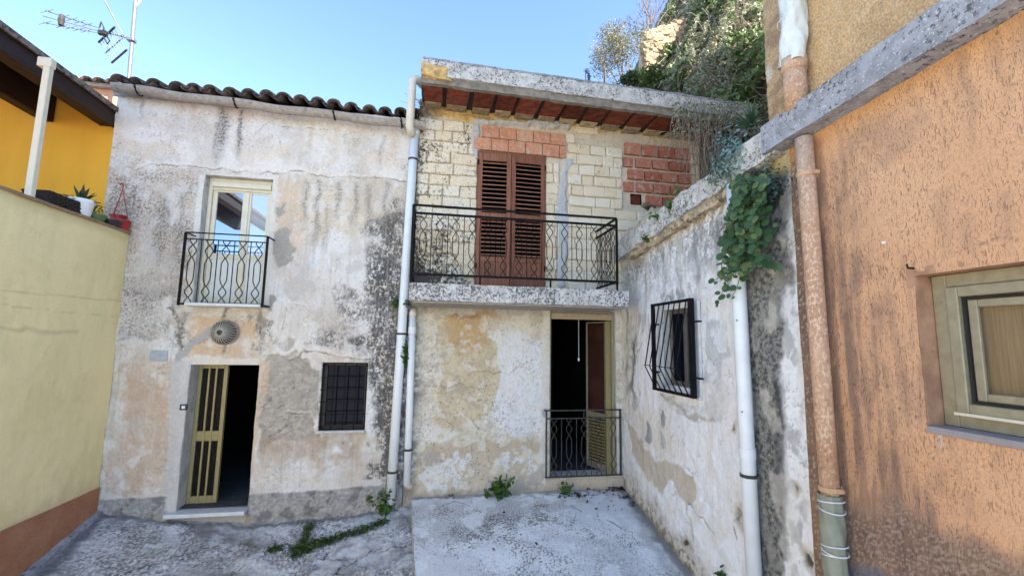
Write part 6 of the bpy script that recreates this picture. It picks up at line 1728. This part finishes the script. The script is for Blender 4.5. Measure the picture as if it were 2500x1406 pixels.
# dry brushwood by the swan neck
mb = MB(); q0 = onY(1035, 262, FY-.05); rr2 = random.Random(77)
for k in range(34):
    d = Vector((rr2.uniform(-1, .8), rr2.uniform(-.8, .1), rr2.uniform(-.8, .9))); pts = [q0+Vector((rr2.uniform(-.08, .08), 0, rr2.uniform(-.08, .08)))]
    for i in range(4): d += Vector((rr2.uniform(-.3, .3), 0, -.15)); pts.append(pts[-1]+d.normalized()*rr2.uniform(.04, .09))
    mb.tube(pts, .0028, 3, cap=False)
o = mb.build('dry_weed', M['drystem']); tag(o, 'dry brown tuft of stalks where the gutter meets the stone house', 'weed')
# blue green succulents on the coping
def tuft(name, label, px_, py_, n, rad, size, cols, seed, X=WX-.14):
    q = onX(px_, py_, X); rs_ = np.random.RandomState(seed); t = thing(name, label, 'succulent', tuple(q))
    C = np.array(q)+rs_.normal(size=(n, 3))*np.array(rad); nr_ = np.tile(np.array([[-.9, -.2, .5]]), (n, 1))
    link('foliage', leaf_mesh('foliage', C, size, seed, .4, cols, nr_, .8, .3), M['leaf'], t)
    mb = MB()
    for k in range(14): mb.tube([tuple(q+Vector((.08, 0, -.05))), tuple(C[k])], .003, 3, cap=False)
    mb.build('stem', M['greenstem'], t); return t
tuft('succulent', 'blue grey succulent cushion on the coping above the drainpipe', 1778, 385, 700, (.05, .12, .12), .05, BLUE, 41)
tuft('succulent', 'dusty green succulent hanging below the blue cushion', 1750, 425, 160, (.04, .09, .06), .045, ((.07, .12, .08), (.16, .23, .17)), 42)
tuft('succulent', 'dark blue green succulent tuft in the corner beside the brown strip', 1872, 455, 420, (.05, .08, .07), .04, ((.03, .06, .05), (.10, .16, .15)), 43, WX-.08)
tuft('succulent', 'little greyish sprig under the ledge above the trailing plant', 1860, 405, 50, (.02, .05, .03), .03, BLUE, 44, WX-.06)
# trailing round leaved plant over the pipe
tp = thing('trailing_plant', 'trailing plant with round dark green leaves hanging over the white drainpipe', 'plant', tuple(onX(1830, 440, WX-.15)))
rs = np.random.RandomState(12); C = []; mb = MB()
for k in range(30):
    x0_ = rs.uniform(1795, 1868); x1_ = 1815+(x0_-1832)*rs.uniform(.9, 1.5)-rs.uniform(0, 30); y1_ = rs.uniform(560, 705)
    if k == 0: x1_, y1_ = 1752, 745
    if k == 1: x1_, y1_ = 1745, 690
    if k == 2: x1_, y1_ = 1890, 585; 
    if k == 3: x1_, y1_ = 1790, 725
    if k == 4: x1_, y1_ = 1880, 650
    Xo = WX-rs.uniform(.10, .26); pts = []
    m = 12
    for i in range(m+1):
        f_ = i/m; q = onX(x0_+(x1_-x0_)*f_**1.6+rs.normal()*2.5, 438+(y1_-438)*f_, Xo-.05*math.sin(f_*3)); pts.append(q)
        nn = 2 if f_ > .05 else 1
        for _ in range(nn): C.append(tuple(q+Vector((rs.normal()*.022, rs.normal()*.03, rs.normal()*.02))))
    mb.tube(pts, .0032, 4, cap=False)
C = np.array(C); nr_ = np.tile(np.array([[-.75, -.45, .35]]), (len(C), 1))
link('leaves', leaf_mesh('leaves', C, .062, 13, .88, ((.035, .085, .030), (.09, .165, .075), (.15, .20, .07)), nr_, .42, .15, 8), M['leaf'], tp)
mb.build('stems', M['greenstem'], tp)
# fallen tile fragment on the coping
q = onX(1592, 512, WX-.10); tag(inst('broken_tile', tc, None, Matrix.Translation(q) @ Matrix.Rotation(1.9, 4, 'Z') @ Matrix.Rotation(.2, 4, 'X') @ Matrix.Diagonal((.7, .35, .7, 1))), 'broken clay tile fragment lying on the coping near the balcony', 'tile')
# moss cushions in the alley crack and dead leaves on the terrace
rs = np.random.RandomState(31); C = []
for L_, n, w in (([(715, 1358), (760, 1335), (800, 1322), (860, 1304), (940, 1275)], 1500, .045), ([(738, 1335), (748, 1305), (757, 1282)], 260, .03), ([(655, 1347), (685, 1342)], 200, .03), ([(720, 1345), (775, 1330)], 700, .05)):
    Pp = [alley_q(*q) for q in L_]
    for i in range(n):
        f_ = rs.rand()*(len(Pp)-1); k = int(f_); e = f_-k; x = Pp[k][0]*(1-e)+Pp[k+1][0]*e+rs.normal()*w; y = Pp[k][1]*(1-e)+Pp[k+1][1]*e+rs.normal()*w*.8
        C.append((x, y, float(alley_z(np.array(x), np.array(y)))+.008+rs.rand()*.028))
C = np.array(C); nr_ = np.tile(np.array([[0, -.2, 1]]), (len(C), 1))
o = link('moss', leaf_mesh('moss', C, .026, 5, .7, ((.022, .042, .010), (.075, .125, .028)), nr_, .8, .3), M['leaf']); o['kind'] = 'stuff'; tag(o, 'green moss and tiny weeds along a crack in the alley concrete', 'moss')
C = []
for (px_, py_, n, w) in ((1515, 1192, 60, .10), (1410, 1212, 40, .07), (1525, 1215, 14, .04), (1370, 1215, 8, .04), (1545, 1232, 6, .03), (1460, 1205, 26, .14), (1100, 1212, 8, .05), (1480, 1240, 14, .25), (1300, 1300, 10, .5)):
    x, y = terr_q(px_, py_)
    for i in range(n):
        xx, yy = x+rs.normal()*w, min(y+rs.normal()*w*.6, FY-.05); C.append((min(xx, WX-.04), yy, float(terr_z(yy))+.012+rs.rand()*.012))
C = np.array(C); nr_ = np.tile(np.array([[0, 0, 1]]), (len(C), 1))
o = link('dead_leaves', leaf_mesh('dead_leaves', C, .042, 15, .6, ((.035, .025, .018), (.10, .06, .035)), nr_, .6, .5), M['leaf']); o['kind'] = 'stuff'; tag(o, 'brown dead leaves and litter scattered on the terrace by the door', 'leaf litter')
